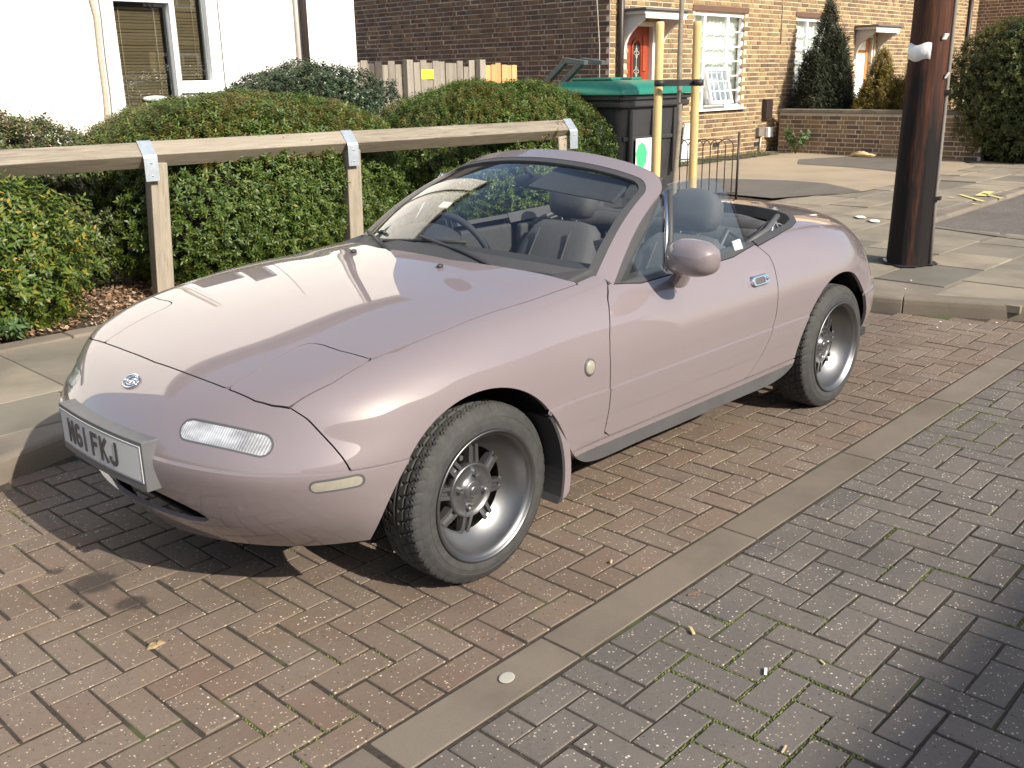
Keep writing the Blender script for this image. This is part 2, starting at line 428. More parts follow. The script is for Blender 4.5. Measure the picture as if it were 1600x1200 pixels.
# kerb stones
kerb = empty('kerb', (0,0,0), 0, kind='structure')
def kerb_run(pts, L=.915, h=.22, w=.125, top=PZ+.006, mat='kerb_concrete'):
    """pts: front (road side) edge; stones stand behind it (to the right of travel)"""
    for (a, b) in zip(pts[:-1], pts[1:]):
        a, b = Vector((*a, 0)), Vector((*b, 0)); d = b-a; n_ = max(1, round(d.length/L)); t = d.normalized(); nrm = Vector((-t.y, t.x, 0)); rz = math.atan2(t.y, t.x)
        for i in range(n_):
            p = a+d*((i+.5)/n_)+nrm*(w/2); l = d.length/n_-.008+(.045 if len(pts) > 3 and d.length < 1.0 else 0)
            prof = [(-w/2, -h), (w/2, -h), (w/2, 0), (-w/2+.028, 0), (-w/2+.012, -.006), (-w/2+.003, -.02), (-w/2, -.045)]
            m = MB().prism([(q[0], q[1]) for q in prof], -l/2, l/2, axis='x')
            # prism axis 'x' puts (poly0, poly1) on (y, z); front edge is -y here, turn so that it faces away from nrm
            o = m.build('kerb_stone', MATS[mat], kerb, (p.x, p.y, top+random.gauss(0, .002)), rz, fix=True, bevel=.004)
kerb_run([(6,.19),(2.35,-1.023),(1.88,-1.18),(1.42,-1.33),(-3.1,-1.33)])
kerb_run([(-3.1,-1.33+.13),(-3.1,.06),(-3.15,.28)], L=1.3)
kerb_run([(-3.15,.28),(-3.52,1.16)])
kerb_run([(-3.53,1.17),(-3.9,1.27),(-5.4,1.27)])
kerb_run([(-5.4,1.27),(-5.9,.95),(-6.42,-.93),(-10.9,-1.1),(-20,-1.5)])
sheet('side_road', [(-5.0,-2.2),(-30,-3.2),(-30,9),(-9.05,9),(-9.05,1.0),(-5.0,1.0)], .062, 'paver_road_field')

# bed behind the left footway, driveway, verge
edging = empty('bed_edging', (0,0,0), 0, kind='structure')
x = 3.0
for L in (1.1, 1.05, .95, 1.0, 1.0, 1.0, .9):
    stone(edging, 'edging_stone', L-.012, .15, .14, (x-L/2, -2.958-(.012 if L == .95 else 0), PZ+.012), random.gauss(0, .006), 'kerb_concrete', .012); x -= L
def soil_sheet(name, x0, x1, y0, y1, z, nx, ny, amp, mat='soil'):
    gx, gy = np.meshgrid(np.linspace(x0, x1, nx), np.linspace(y0, y1, ny), indexing='ij')
    zz = z+amp*(np.sin(gx*3.1+gy*1.7)*.4+np.sin(gx*7.3-gy*5.1)*.3+RNG.normal(0, .35, gx.shape))
    V = np.stack([gx, gy, zz], -1).reshape(-1, 3); idx = np.arange(nx*ny).reshape(nx, ny)
    F = np.stack([idx[:-1,:-1], idx[1:,:-1], idx[1:,1:], idx[:-1,1:]], -1).reshape(-1, 4)
    o = bpy.data.objects.new(name, raw_mesh(name, V, F, MATS[mat], True)); link(o); tag(o, kind='structure'); return o
soil_sheet('garden_soil', -4.0, 3.4, -6.6, -3.03, PZ+.0, 120, 60, .018)
soil_sheet('garden_soil', -9.2, -4.004, -12.9, -3.03, PZ-.02, 40, 60, .012)
drive = sheet('driveway', [(-7.45,-3.02),(-8.25,-2.62),(-8.75,-2.52),(-12.6,-2.62),(-13.75,-3.3),(-13.75,-6.75),(-9.21,-6.75),(-7.45,-5.2)], PZ+.004, 'drive_concrete')
sheet('tarmac_patch', [(-7.35,-3.03),(-8.2,-2.66),(-8.62,-2.56),(-9.2,-3.3),(-9.25,-3.9),(-8.9,-4.9),(-7.5,-4.9)], PZ+.009, 'tarmac')
sheet('tarmac_patch', [(-11.2,-3.2),(-12.2,-3.0),(-13.3,-3.5),(-13.3,-5.0),(-12.4,-5.4),(-11.6,-5.0),(-11.5,-4.0)], PZ+.009, 'tarmac')
soil_sheet('garden_soil', -22, -13.9, -6.7, -3.3, PZ+.1, 30, 20, .02)
soil_sheet('verge', -13.3, -9.3, -6.74, -6.25, PZ+.012, 40, 8, .012)
# yellow survey marks sprayed on the slabs
for a, b, w, lab in (((1500,305),(1538,316),.05,'long'),((1535,303),(1565,311),.045,'short'),((1531,307),(1546,300),.12,'broad'),((1519,319.5),(1528,320.5),.06,'kerbside'),((1482,309),(1490,310),.06,'stub')):
    p, q = on_z(*a, PZ), on_z(*b, PZ); d = (q-p)[:2]; l = np.hypot(*d); nn = np.array([-d[1], d[0]])/l*w/2
    o = sheet('paint_mark', [tuple(p[:2]+nn), tuple(p[:2]-nn), tuple(q[:2]-nn), tuple(q[:2]+nn)], PZ+.009, 'yellow_paint')
    tag(o, {'long': 'longest plain yellow survey line sprayed on the footway slabs', 'short': 'yellow survey line ending in the broad yellow arrow head on the slabs', 'broad': 'broad yellow arrow head sprayed on the footway slabs', 'kerbside': 'small yellow survey dash on the slabs next to the kerb', 'stub': 'small yellow survey dash on the slabs close beside the pole'}[lab], 'paint mark', 'yellow survey marks on the slabs')
    del o['kind']

# small litter
def chip(name, px, py, z, size, mat, rz, label, cat='litter', group=None):
    p = on_z(px, py, z); m = MB().box((0,0,size[2]/2), size)
    m.v = [(a+random.uniform(-1,1)*size[0]*.06, b+random.uniform(-1,1)*size[1]*.1, c_+(.003 if abs(a) > size[0]*.3 else 0)) for a, b, c_ in m.v]
    o = m.build(name, MATS[mat], None, (p[0], p[1], z), rz, bevel=size[2]*.3); tag(o, label, cat, group); return o
chip('wood_sliver', 1081, 988, .002, (.034,.009,.006), 'straw', .9, 'split pale wood sliver lying on the grey pavers beside the kerb strip')
chip('wood_sliver', 1285, 1037, .002, (.02,.006,.004), 'straw', 1.1, 'tiny straw coloured sliver on the grey pavers, further from the kerb strip', group=None)
chip('wood_sliver', 1225, 1173, .002, (.032,.005,.003), 'straw', .2, 'thin pale stalk lying across a joint of the grey pavers')
chip('plastic_scrap', 1196, 1051, .002, (.03,.008,.003), 'paper_white', .5, 'crumpled white plastic scrap on the grey pavers')
chip('cigarette_end', 955, 880, .003, (.018,.007,.007), 'straw', .6, 'orange cigarette end lying in a joint of the brown bay pavers')
chip('brown_twig', 1085, 929, .002, (.05,.004,.004), 'litter', -.35, 'thin reddish twig lying beside the kerb strip')
m = MB().lathe([(0,.0012),(.017,.0012),(.021,.0008),(.023,0)], 14); m.v = [(a*1.15, b*.9, c_) for a, b, c_ in m.v]
p = on_z(792, 1058, .006); o = m.build('chewing_gum', MATS['gum'], None, (p[0], p[1], .005), .4); tag(o, 'flattened grey chewing gum spot on the pale kerb strip', 'gum')
m = MB().ellipsoid((0,0,.005), (.026,.02,.008), 10, 6); m.v = [(a+random.uniform(-.008,.008), b+random.uniform(-.008,.008), c_) for a, b, c_ in m.v]
p = on_z(243, 1008, 0); o = m.build('dried_clump', MATS['litter_dry'], None, (p[0], p[1], -.006)); tag(o, 'small dried clump of grass on the brown bay pavers', 'litter')

# moss tufts in the joints (nobody could count them)
def moss_field():
    """tufts only where two bricks really meet"""
    xs, ys = [], []
    for (u0, v0, sg, ilo, ihi, jlo, jhi, n) in ((ur, v_bot, -1, -30, 20, 0, 12, 26000), (ub, v_top, 1, -30, 14, -22, 0, 16000)):
        i, j = RNG.integers(ilo, ihi, n), RNG.integers(jlo, jhi, n); f = RNG.random(n); w = RNG.normal(0, .0016, n); up = RNG.random(n) < .5
        T_ = lambda a_, b_: (a_+sg*b_) % 4
        vert_ok = ~((T_(i-1, j) == 0) & (T_(i, j) == 1)); lo, hi = (2, 3) if sg > 0 else (3, 2); hor_ok = ~((T_(i, j-1) == lo) & (T_(i, j) == hi))
        u = np.where(up, u0+i*CELL+w, u0+(i+f)*CELL); v = np.where(up, v0+(j+f)*CELL, v0+j*CELL+w); ok = np.where(up, vert_ok, hor_ok)
        cl = np.sin(u*2.1+v*3.3)+np.sin(u*5.7-v*2.9)+np.sin(u*1.1-v*7.1)+.8*np.sin(u*17+v*13)
        ok &= cl > (1.35 if sg < 0 else 1.75); x, y = u*ca-v*sa, u*sa+v*ca; ok &= (y > kerb_left_y(0)+.1); xs.append(x[ok]); ys.append(y[ok])
    x, y = np.concatenate(xs), np.concatenate(ys); n = len(x)
    a = RNG.uniform(0, 6.28, n); l = RNG.uniform(.0018, .0045, n); h = RNG.uniform(.001, .004, n)
    c = np.stack([x, y, np.full(n, -.0035)], -1); d = np.stack([np.cos(a)*l, np.sin(a)*l, 0*a], -1); e = np.stack([-np.sin(a)*l*.5, np.cos(a)*l*.5, 0*a], -1)
    top = c+np.stack([RNG.normal(0, .0015, n), RNG.normal(0, .0015, n), h+.003], -1)
    V = np.stack([c-d-e, c+d-e, c+e*2, top], 1).reshape(-1, 3); i = np.arange(n)*4
    T = np.concatenate([np.stack([i, i+1, i+3], 1), np.stack([i+1, i+2, i+3], 1), np.stack([i+2, i, i+3], 1)])
    o = bpy.data.objects.new('moss', raw_mesh('moss', V, T, MATS['moss'])); link(o); tag(o, 'green moss growing in the joints between the pavers', 'moss', kind='stuff')
moss_field()
# leaf litter on the bare soil under the shrubs
def litter_field(x0, x1, y0, y1, z, n, name='leaf_litter', label='dry brown leaf litter on the bare soil under the hedge'):
    c = np.stack([RNG.uniform(x0, x1, n), RNG.uniform(y0, y1, n), z+RNG.uniform(0, .018, n)], -1)
    a = RNG.uniform(0, 6.28, n); l = RNG.uniform(.008, .024, n); t = RNG.normal(0, .35, n)
    d = np.stack([np.cos(a)*l, np.sin(a)*l, t*l], -1); e = np.stack([-np.sin(a)*l*.45, np.cos(a)*l*.45, RNG.normal(0, .3, n)*l], -1)
    V = np.stack([c-d, c+e, c+d, c-e], 1).reshape(-1, 3); i = np.arange(n)*4
    o = bpy.data.objects.new(name, raw_mesh(name, V, np.stack([i, i+1, i+2, i+3], 1), MATS['litter'])); link(o); tag(o, label, 'leaf litter', kind='stuff')
litter_field(-.6, 2.2, -4.1, -3.05, .115, 5200)
# ---------------------------------------------------------------- building materials
def brick_mat(name, stops, island, grime=(.06, .045, .035)):
    n = NT(name)
    rnd = n.node('ShaderNodeNewGeometry').outputs['Random Per Island'] if island else n.node('ShaderNodeObjectInfo').outputs['Random']
    g = n.node('ShaderNodeNewGeometry').outputs['Position']; f = n.noise(g, 38, 5, .65); big = n.noise(g, .8, 3)
    c = n.ramp(rnd, stops); c = n.mix(c, grime, n.val(f, 0, .6, .5, .75)); c = n.mix(c, (.26, .19, .12), n.val(n.noise(g, 90, 3), 0, .45, .55, .75))
    c = n.mix(c, grime, n.val(big, 0, .3, .5, .75))
    n.set(color=c, rough=.88); n.bump(f, .5, .004); return n.m
YEL = [(0, (.25, .165, .078)), (.18, (.31, .215, .105)), (.36, (.185, .11, .055)), (.5, (.35, .255, .125)), (.62, (.11, .075, .047)), (.74, (.24, .15, .072)), (.88, (.13, .09, .06)), (1, (.31, .225, .11))]
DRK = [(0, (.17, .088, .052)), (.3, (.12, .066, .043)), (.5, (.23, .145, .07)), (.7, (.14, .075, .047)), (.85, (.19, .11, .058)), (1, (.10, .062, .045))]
GDN = [(0, (.27, .18, .09)), (.3, (.22, .14, .07)), (.55, (.30, .21, .105)), (.8, (.17, .11, .07)), (1, (.12, .085, .07))]
for nm, st in (('brick_front', YEL), ('brick_flank', DRK), ('brick_garden', GDN)):
    brick_mat(nm, st, False); brick_mat(nm+'_field', st, True)
n = NT('mortar'); g = n.node('ShaderNodeNewGeometry').outputs['Position']; f = n.noise(g, 30, 5)
n.set(color=n.ramp(f, [(.3, (.46, .36, .24)), (.7, (.68, .56, .40))]), rough=.95); n.bump(f, .4, .004)
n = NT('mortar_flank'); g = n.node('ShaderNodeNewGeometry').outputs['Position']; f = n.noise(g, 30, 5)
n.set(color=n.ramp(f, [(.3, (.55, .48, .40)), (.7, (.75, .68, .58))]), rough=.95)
n = NT('render_white'); g = n.node('ShaderNodeNewGeometry').outputs['Position']; f = n.noise(g, 60, 5, .7); k = n.noise(g, 1.3, 4)
sp = n.node('ShaderNodeMapping'); sp.inputs['Scale'].default_value = (5, 5, .5); n.link(g, sp.inputs[0]); st_ = n.noise(sp.outputs[0], 1.6, 5, .65)
n.set(color=n.mix(n.mix((.82, .81, .78), (.72, .70, .66), n.val(k, 0, .6, .5, .8)), (.48, .46, .40), n.val(st_, 0, .45, .58, .82)), rough=.85); n.bump(f, .35, .004)
plain('upvc', (.80, .81, .82), .35, var=.03)
plain('paint_white', (.74, .72, .67), .6, var=.10, scale=9, bump=.15)
plain('paint_grey_white', (.50, .47, .42), .7, var=.2, scale=6, bump=.2)
plain('lead_roof', (.12, .115, .115), .7, var=.25)
plain('black_pipe', (.035, .025, .022), .45, var=.2)
plain('grey_pipe', (.20, .18, .16), .6, var=.2)
plain('cable', (.42, .36, .28), .7, var=.3, scale=30)
plain('net_curtain', (.82, .83, .80), .9, var=.06, scale=30)
plain('dark_room', (.02, .02, .022), .9)
plain('blind', (.27, .20, .12), .55, var=.12, scale=20)
plain('blind_cord', (.45, .36, .24), .8)
n = NT('window_glass'); n.set(color=(.9, .95, .95), rough=.02, Transmission_Weight=1.0, IOR=1.45)
def thin_glass(name, tint=(.93, .96, .95), refl=.10):
    n = NT(name); tr = n.node('ShaderNodeBsdfTransparent'); tr.inputs[0].default_value = (*tint, 1)
    gl_ = n.node('ShaderNodeBsdfGlossy'); gl_.inputs['Roughness'].default_value = .015; gl_.inputs[0].default_value = (1, 1, 1, 1)
    fr = n.node('ShaderNodeFresnel'); bk = n.node('ShaderNodeNewGeometry').outputs['Backfacing']; n.link(n.val(bk, 1.5, 1/1.5), fr.inputs[0])
    ad = n.node('ShaderNodeMath', operation='MULTIPLY_ADD'); n.link(fr.outputs[0], ad.inputs[0]); ad.inputs[1].default_value = 1.0; ad.inputs[2].default_value = refl
    mx = n.node('ShaderNodeMixShader'); n.link(ad.outputs[0], mx.inputs[0]); n.link(tr.outputs[0], mx.inputs[1]); n.link(gl_.outputs[0], mx.inputs[2])
    n.link(mx.outputs[0], n.n['Material Output'].inputs[0]); return n.m
thin_glass('pane_glass')
def wood(name, a, b, c_, scale=(3, 40, 40), rough=.75, bump=.4):
    n = NT(name); ob = n.node('ShaderNodeObjectInfo'); v = n.coord('Object', scale)
    ad = n.node('ShaderNodeVectorMath', operation='ADD'); n.link(v, ad.inputs[0]); cb = n.node('ShaderNodeCombineXYZ')
    mu = n.node('ShaderNodeMath', operation='MULTIPLY'); n.link(ob.outputs['Random'], mu.inputs[0]); mu.inputs[1].default_value = 37.
    for i in range(3): n.link(mu.outputs[0], cb.inputs[i])
    n.link(cb.outputs[0], ad.inputs[1])
    f = n.noise(ad.outputs[0], 1.6, 6, .65, dist=.6); k = n.noise(ad.outputs[0], .4, 3)
    c = n.ramp(f, [(.25, c_), (.45, a), (.72, b)]); c = n.mix(c, tuple(x*.62 for x in a), n.val(k, 0, .7, .45, .75))
    c = n.mix(c, tuple(min(1, x*1.35) for x in b), n.val(ob.outputs['Random'], 0, .35))
    n.set(color=c, rough=rough); n.bump(f, bump, .004); return n.m
wood('wood_weathered', (.185, .16, .122), (.30, .262, .205), (.065, .055, .042))
wood('wood_post', (.215, .185, .14), (.34, .295, .23), (.08, .066, .05), (40, 40, 3))
wood('wood_fence_grey', (.20, .175, .145), (.31, .275, .23), (.08, .068, .056), (40, 40, 3))
wood('wood_fence_new', (.44, .25, .10), (.58, .35, .16), (.27, .14, .06), (40, 40, 3))
wood('wood_stake', (.50, .35, .15), (.66, .49, .23), (.33, .21, .09), (40, 40, 3), .7, .25)
wood('door_red', (.26, .045, .02), (.38, .07, .03), (.12, .02, .012), (30, 30, 2), .35, .1)
wood('door_orange', (.42, .16, .05), (.55, .24, .08), (.25, .09, .03), (30, 30, 2), .45, .1)

# ---------------------------------------------------------------- brick walls
def brick_wall(owner, origin, ang, width, z0, z1, holes, mat, mortar, back=.22, limit=290, course=.0755, min_px=8):
    """wall face starts at origin, runs `width` along ang; its outward side is to the left of travel rotated -90"""
    t = np.array([math.cos(ang), math.sin(ang), 0.]); nrm = np.array([math.sin(ang), -math.cos(ang), 0.])
    o3 = np.array([origin[0], origin[1], 0.])
    # mortar core in strips round the holes
    xs = sorted({0., width}|{h[0] for h in holes}|{h[1] for h in holes}); m = MB()
    for a, b in zip(xs[:-1], xs[1:]):
        mid = (a+b)/2; cuts = sorted([(h[2], h[3]) for h in holes if h[0] <= mid <= h[1]]); z = z0
        for c0, c1 in cuts+[(z1, z1)]:
            if c0 > z+1e-4: m.bbox((a, 0, z), (b, back, c0))
            z = max(z, c1)
    wall = m.build('wall', MATS[mortar], owner, (o3[0], o3[1], 0), ang, fix=True)
    def bm_(name, l, matn):
        x, d, h = l/2-.0015, .009, .0308; c = .003
        V = [(-x,0,-h),(x,0,-h),(x,0,h),(-x,0,h),(-x+c,-d,-h+c),(x-c,-d,-h+c),(x-c,-d,h-c),(-x+c,-d,h-c)]
        F = [(4,5,6,7),(0,1,5,4),(1,2,6,5),(2,3,7,6),(3,0,4,7)]
        me = bpy.data.meshes.new(name); me.from_pydata(V, [], F); me.materials.append(MATS[matn]); me.update(); return me, np.array(V), np.array(F)
    K = {.215: bm_('brick', .215, mat), .1025: bm_('brick', .1025, mat), .16: bm_('brick', .16, mat)}
    items = []
    z = z0+course/2; r = 0
    while z < z1-.03:
        s = -.17*(r % 2)-.05; k = r
        while s < width:
            l = .215 if k % 2 == 0 else .1025
            a, b = s, s+l
            if b > .06 and a < width-.06:
                a2, b2 = max(a, .002), min(b, width-.002)
                ok = not any(h[0]-.03 < (a2+b2)/2 < h[1]+.03 and h[2]-.03 < z < h[3]+.03 for h in holes)
                if ok:
                    ll = min(K, key=lambda q: abs(q-(b2-a2)))
                    if b2-a2 > .07: items.append(((a2+b2)/2, z, ll))
            s = b+.0105; k += 1
        z += course; r += 1
    P = np.array([o3+t*s+np.array([0, 0, zz]) for s, zz, _ in items]); px = to_px(P)
    vis = (px[:,2] > .5) & (px[:,0] > -40) & (px[:,0] < 1640) & (px[:,1] > -60) & (px[:,1] < 700)
    big = vis & (CAM_F*.215/px[:,2] > min_px)
    order = np.argsort(px[:,2]+(~big)*1e3); near = set(order[:limit][big[order[:limit]]].tolist())
    fv, ff, off = [], [], 0
    Rz = np.array(Matrix.Rotation(ang, 3, 'Z'))
    for i, (s, zz, l) in enumerate(items):
        me, V, F = K[l]; dep = random.gauss(0, .0022)
        if i in near:
            o = bpy.data.objects.new('brick', me); link(o, wall); o.location = (s+random.gauss(0, .0015), dep, zz+random.gauss(0, .001)); o.rotation_euler = (random.gauss(0,.01), random.gauss(0,.004), random.gauss(0,.01))
        elif vis[i]:
            fv.append(V+np.array([s, dep, zz])); ff.append(F+off); off += len(V)
    if fv:
        o = bpy.data.objects.new('brick_field', raw_mesh('brick_field', np.concatenate(fv), np.concatenate(ff), MATS[mat+'_field'])); link(o, wall); tag(o, kind='stuff')
    return wall

# main brick house: lit front faces the street, dark flank faces the parked car
HY = -6.8; HX = -9.05                                                    # front plane and near corner
house = empty('brick_house', (0,0,0), 0, 'brick terraced house with red door, lit front and dark side wall', 'house')
Z1 = 3.6
# front runs from the corner towards -x : travel direction -x, outward +y  (ang = pi)
W1 = (11.25-9.05, 12.80-9.05, .93, 2.47); D1 = (9.44-9.05, 10.22-9.05, .08, 2.27)
W2 = (14.62-9.05, 16.12-9.05, .93, 2.47); D2 = (17.16-9.05, 18.0-9.05, .08, 2.22)
front = brick_wall(house, (HX, HY), math.pi, 14.6, .08, Z1, [W1, D1, W2, D2], 'brick_front', 'mortar', back=.3)
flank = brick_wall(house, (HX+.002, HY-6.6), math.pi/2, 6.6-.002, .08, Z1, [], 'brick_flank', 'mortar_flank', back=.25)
# upper floor and roof, out of the picture but part of the house
m = MB(); m.bbox((HX-14.6, HY-6.6, Z1), (HX, HY, 5.4)); m.build('upper_wall', MATS['mortar'], house)
m = MB(); m.prism([(HY-6.9, 5.41), (HY+.3, 5.41), (HY-3.3, 7.8)], HX-14.6, HX+.02, axis='x'); m.build('roof', MATS['lead_roof'], house)
m = MB(); m.bbox((HX-14.5, HY-6.5, .05), (HX-.32, HY-.34, .07)); m.build('floor_slab', MATS['dark_room'], house)
m = MB(); m.bbox((HX-14.5, HY-2.2, .08), (HX-.32, HY-2.1, Z1)); m.build('inner_wall', MATS['dark_room'], house)
# soldier course lintels over the windows
for (a, b, z0_, z1_) in (W1, W2):
    m = MB(); m.bbox((HX-b-.08, HY+.0105, z1_+.012), (HX-a+.08, HY+.02, z1_+.10)); m.build('lintel', MATS['brick_flank'], house)

def make_window(owner, xa, xb, z0, z1, y, cols, rows, sill=True, curtain=True, vent=None, barw=.022, frame='upvc'):
    """frame in an opening of a wall facing +y; xa > xb (runs to -x); cols are fractions"""
    f = MB(); d0, d1 = y-.09, y-.03; w = .055
    f.bbox((xb, d0, z0), (xa, d1, z0+w)); f.bbox((xb, d0, z1-w), (xa, d1, z1)); f.bbox((xa-w, d0, z0+w), (xa, d1, z1-w)); f.bbox((xb, d0, z0+w), (xb+w, d1, z1-w))
    edges = [xa-w]; W = (xa-xb-2*w); acc = 0
    for c_ in cols[:-1]:
        acc += c_; xm = xa-w-W*acc; f.bbox((xm-.03, d0, z0+w), (xm+.03, d1-.001, z1-w)); edges += [xm+.03, xm-.03]
    edges.append(xb+w)
    win = f.build('window', MATS[frame], owner, bevel=.004)
    spans = [(edges[i], edges[i+1]) for i in range(0, len(edges), 2)]
    H = z1-z0-2*w
    for ci, (a, b) in enumerate(spans):
        zb = z0+w
        if vent is not None and ci == vent: zb = z0+w+H*.42
        MB().bbox((b, y-.064, zb), (a, y-.06, z1-w)).build('pane', MATS['pane_glass'], win)
        for r in range(1, rows):
            zz = z0+w+H*r/rows
            if zz > zb+.02: MB().bbox((b, y-.07, zz-barw/2), (a, y-.05, zz+barw/2)).build('glazing_bar', MATS[frame], win)
        if a-b > .6:
            for q in (1/3, 2/3):
                pass
    if vent is not None:
        a, b = spans[vent]; zt = z0+w+H*.42; L = zt-z0-w
        s = MB(); s.bbox((b-.02, -.02, -.05), (a+.02, .03, .0)); s.bbox((b-.02, -.02, -L), (a+.02, .03, -L+.05)); s.bbox((b-.02, -.02, -L+.05), (b+.03, .03, -.05)); s.bbox((a-.03, -.02, -L+.05), (a+.02, .03, -.05))
        sash = s.build('opening_sash', MATS[frame], win, (0, y-.03, zt), bevel=.003); sash.rotation_euler = (R_(15), 0, 0)
        g_ = MB().bbox((b+.03, .002, -L+.05), (a-.03, .006, -.05)).build('pane', MATS['pane_glass'], win, (0, y-.03, zt)); g_.rotation_euler = (R_(15), 0, 0)
        for q in (1/3, 2/3):
            k = MB().bbox((b+.03, -.004, -L+.05+(L-.1)*q-.01), (a-.03, .012, -L+.05+(L-.1)*q+.01)).build('glazing_bar', MATS[frame], win, (0, y-.03, zt)); k.rotation_euler = (R_(15), 0, 0)
        for q in (.25, .5, .75):
            xx = b+(a-b)*q; k = MB().bbox((xx-.009, -.004, -L+.05), (xx+.009, .012, -.05)).build('glazing_bar', MATS[frame], win, (0, y-.03, zt)); k.rotation_euler = (R_(15), 0, 0)
    if sill: MB().bbox((xb-.06, y-.1, z0-.035), (xa+.06, y+.075, z0-.002)).build('sill', MATS[frame], win, bevel=.005)
    if curtain:
        nx = 90; xs = np.linspace(xb+.02, xa-.02, nx); zs = np.array([z0+.05, z1-.04]); yy = y-.17+.022*np.sin(xs*52)+.012*np.sin(xs*23+1)
        V = np.array([(xs[i], yy[i], z) for i in range(nx) for z in zs]); F = np.array([(2*i, 2*i+2, 2*i+3, 2*i+1) for i in range(nx-1)])
        o = bpy.data.objects.new('curtain', raw_mesh('curtain', V, F, MATS['net_curtain'], True)); link(o, win); o.modifiers.new('thick', 'SOLIDIFY').thickness = .003
    return win
make_window(house, HX-W1[0], HX-W1[1], .93, 2.47, HY, (.21, .49, .30), 6, vent=1)
make_window(house, HX-W2[0], HX-W2[1], .93, 2.47, HY, (.3, .4, .3), 6)

def front_door(owner, xa, xb, z1, kind):
    d = MB(); y = HY-.10; w = .06
    f = MB(); f.bbox((xa-w, y-.06, .08), (xa, y+.07, z1)); f.bbox((xb, y-.06, .08), (xb+w, y+.07, z1)); f.bbox((xb+w, y-.06, z1-w), (xa-w, y+.07, z1))
    door = MB().bbox((xb+w+.004, y-.05, .10), (xa-w-.004, y-.005, z1-w-.004)).build('door', MATS['door_red' if kind == 0 else 'door_orange'], owner)
    f.build('door_frame', MATS['paint_white'], door, bevel=.004)
    cx = (xa+xb)/2; mt = MATS['door_red' if kind == 0 else 'door_orange']
    if kind == 0:
        # arched glass light with raised moulding
        a0, a1, zt, zb = .085, .115, 1.98, .95
        ring = lambda r, zc: [(cx+r*math.cos(t), zc+r*1.5*math.sin(t)) for t in np.linspace(0, math.pi, 13)]
        inner = [(cx+a0, zb)]+ring(a0, zt-.13)+[(cx-a0, zb)]
        MB().prism(inner, y-.004, y+.004, axis='y').build('glass_light', MATS['dark_room'], door)
        pts = [(p[0], y+.004, p[1]) for p in [(cx+a1, zb)]+ring(a1, zt-.13)+[(cx-a1, zb)]]
        MB().tube(pts, .022, 6).build('moulding', mt, door)
        g_ = MATS['upvc']; lead = MB()
        for zc in (1.82, 1.55):
            lead.tube([(cx+.05*math.cos(t)*(1+.4*math.cos(4*t)), y+.006, zc+.055*math.sin(t)*(1+.4*math.cos(4*t))) for t in np.linspace(0, 2*math.pi, 25)], .005, 5)
        lead.tube([(cx, y+.006, zb), (cx, y+.006, 1.95)], .005, 5); lead.build('leading', MATS['paint_grey_white'], door)
        for sx in (-1, 1):
            for (za, zb_) in ((.35, .85), (.95, 1.42), (1.55, 2.08)):
                MB().bbox((cx+sx*.21-.05, y-.006, za), (cx+sx*.21+.05, y+.012, zb_)).build('panel', mt, door, bevel=.008)
    else:
        for (za, zb_) in ((.95, 1.85),):
            MB().bbox((cx-.2, y-.004, za), (cx+.2, y+.004, zb_)).build('glass_light', MATS['net_curtain'], door)
        MB().bbox((cx-.2, y-.004, 1.92), (cx+.2, y+.004, 2.1)).build('glass_light', MATS['net_curtain'], door)
        for sx in (-1, 1): MB().bbox((cx+sx*.24-.03, y-.006, .2), (cx+sx*.24+.03, y+.015, 2.1)).build('stile', mt, door, bevel=.006)
        MB().bbox((cx-.2, y-.006, .2), (cx+.2, y+.013, .9)).build('panel', mt, door, bevel=.008)
    # canopy on scrolled brackets
    top = z1+.08; out = .46
    can = MB().bbox((xb-.16, HY+.012, top), (xa+.16, HY+out, top+.05)).build('door_canopy', MATS['paint_white'], owner, bevel=.006)
    MB().bbox((xb-.2, HY+.012, top+.052), (xa+.2, HY+out+.05, top+.085)).build('canopy_roof', MATS['lead_roof'], can, bevel=.006)
    MB().bbox((xb-.13, HY+out-.03, top-.06), (xa+.13, HY+out-.005, top-.002)).build('fascia', MATS['paint_white'], can, bevel=.004)
    prof = [(HY+.012, top-.004), (HY+.012, top-.56), (HY+.05, top-.55)]+[(HY+.05+.35*(t**1.7), top-.53+.45*t**.72) for t in np.linspace(.05, 1, 12)]+[(HY+out-.04, top-.004)]
    for xx in (xa+.06, xb-.1):
        MB().prism(prof, xx, xx+.045, axis='x').build('bracket', MATS['paint_white' if kind == 0 else 'paint_grey_white'], can, bevel=.004)
    MB().bbox((xb-.05, HY+.0, .07), (xa+.05, HY+.35, .16)).build('doorstep', MATS['kerb_concrete'], owner)
front_door(house, HX-D1[0], HX-D1[1], 2.27, 0)
front_door(house, HX-D2[0], HX-D2[1], 2.22, 1)
# rainwater pipe by the corner, number plate, wires, meter boxes
MB().tube([(HX-.02-.15, HY+.075, .1), (HX-.17, HY+.075, 3.6)], .045, 12).build('downpipe', MATS['black_pipe'], house)
m = MB().lathe([(.0, .012), (.05, .012), (.07, .006), (.075, 0)], 20, axis='y'); m.v = [(a, b, c_*1.75) for a, b, c_ in m.v]
pp = on_y(970, 92, HY+.02); m.build('house_number_plaque', MATS['upvc'], house, (pp[0], HY+.012, pp[2]))
m = MB(); p0 = on_y(930, 0, HY+.02); p1 = on_y(938, 95, HY+.02)
m.tube([(p0[0], HY+.018, p0[2]+.3), (p0[0]-.05, HY+.02, p0[2]-.1), (p1[0]+.02, HY+.018, p1[2]+.2), (p1[0], HY+.018, .3)], .008, 6); m.build('wall_cable', MATS['cable'], house)
MB().tube([(-14.03, HY+.02, Z1), (-14.03, HY+.02, 2.0)], .01, 6).build('wall_cable', MATS['cable'], house)
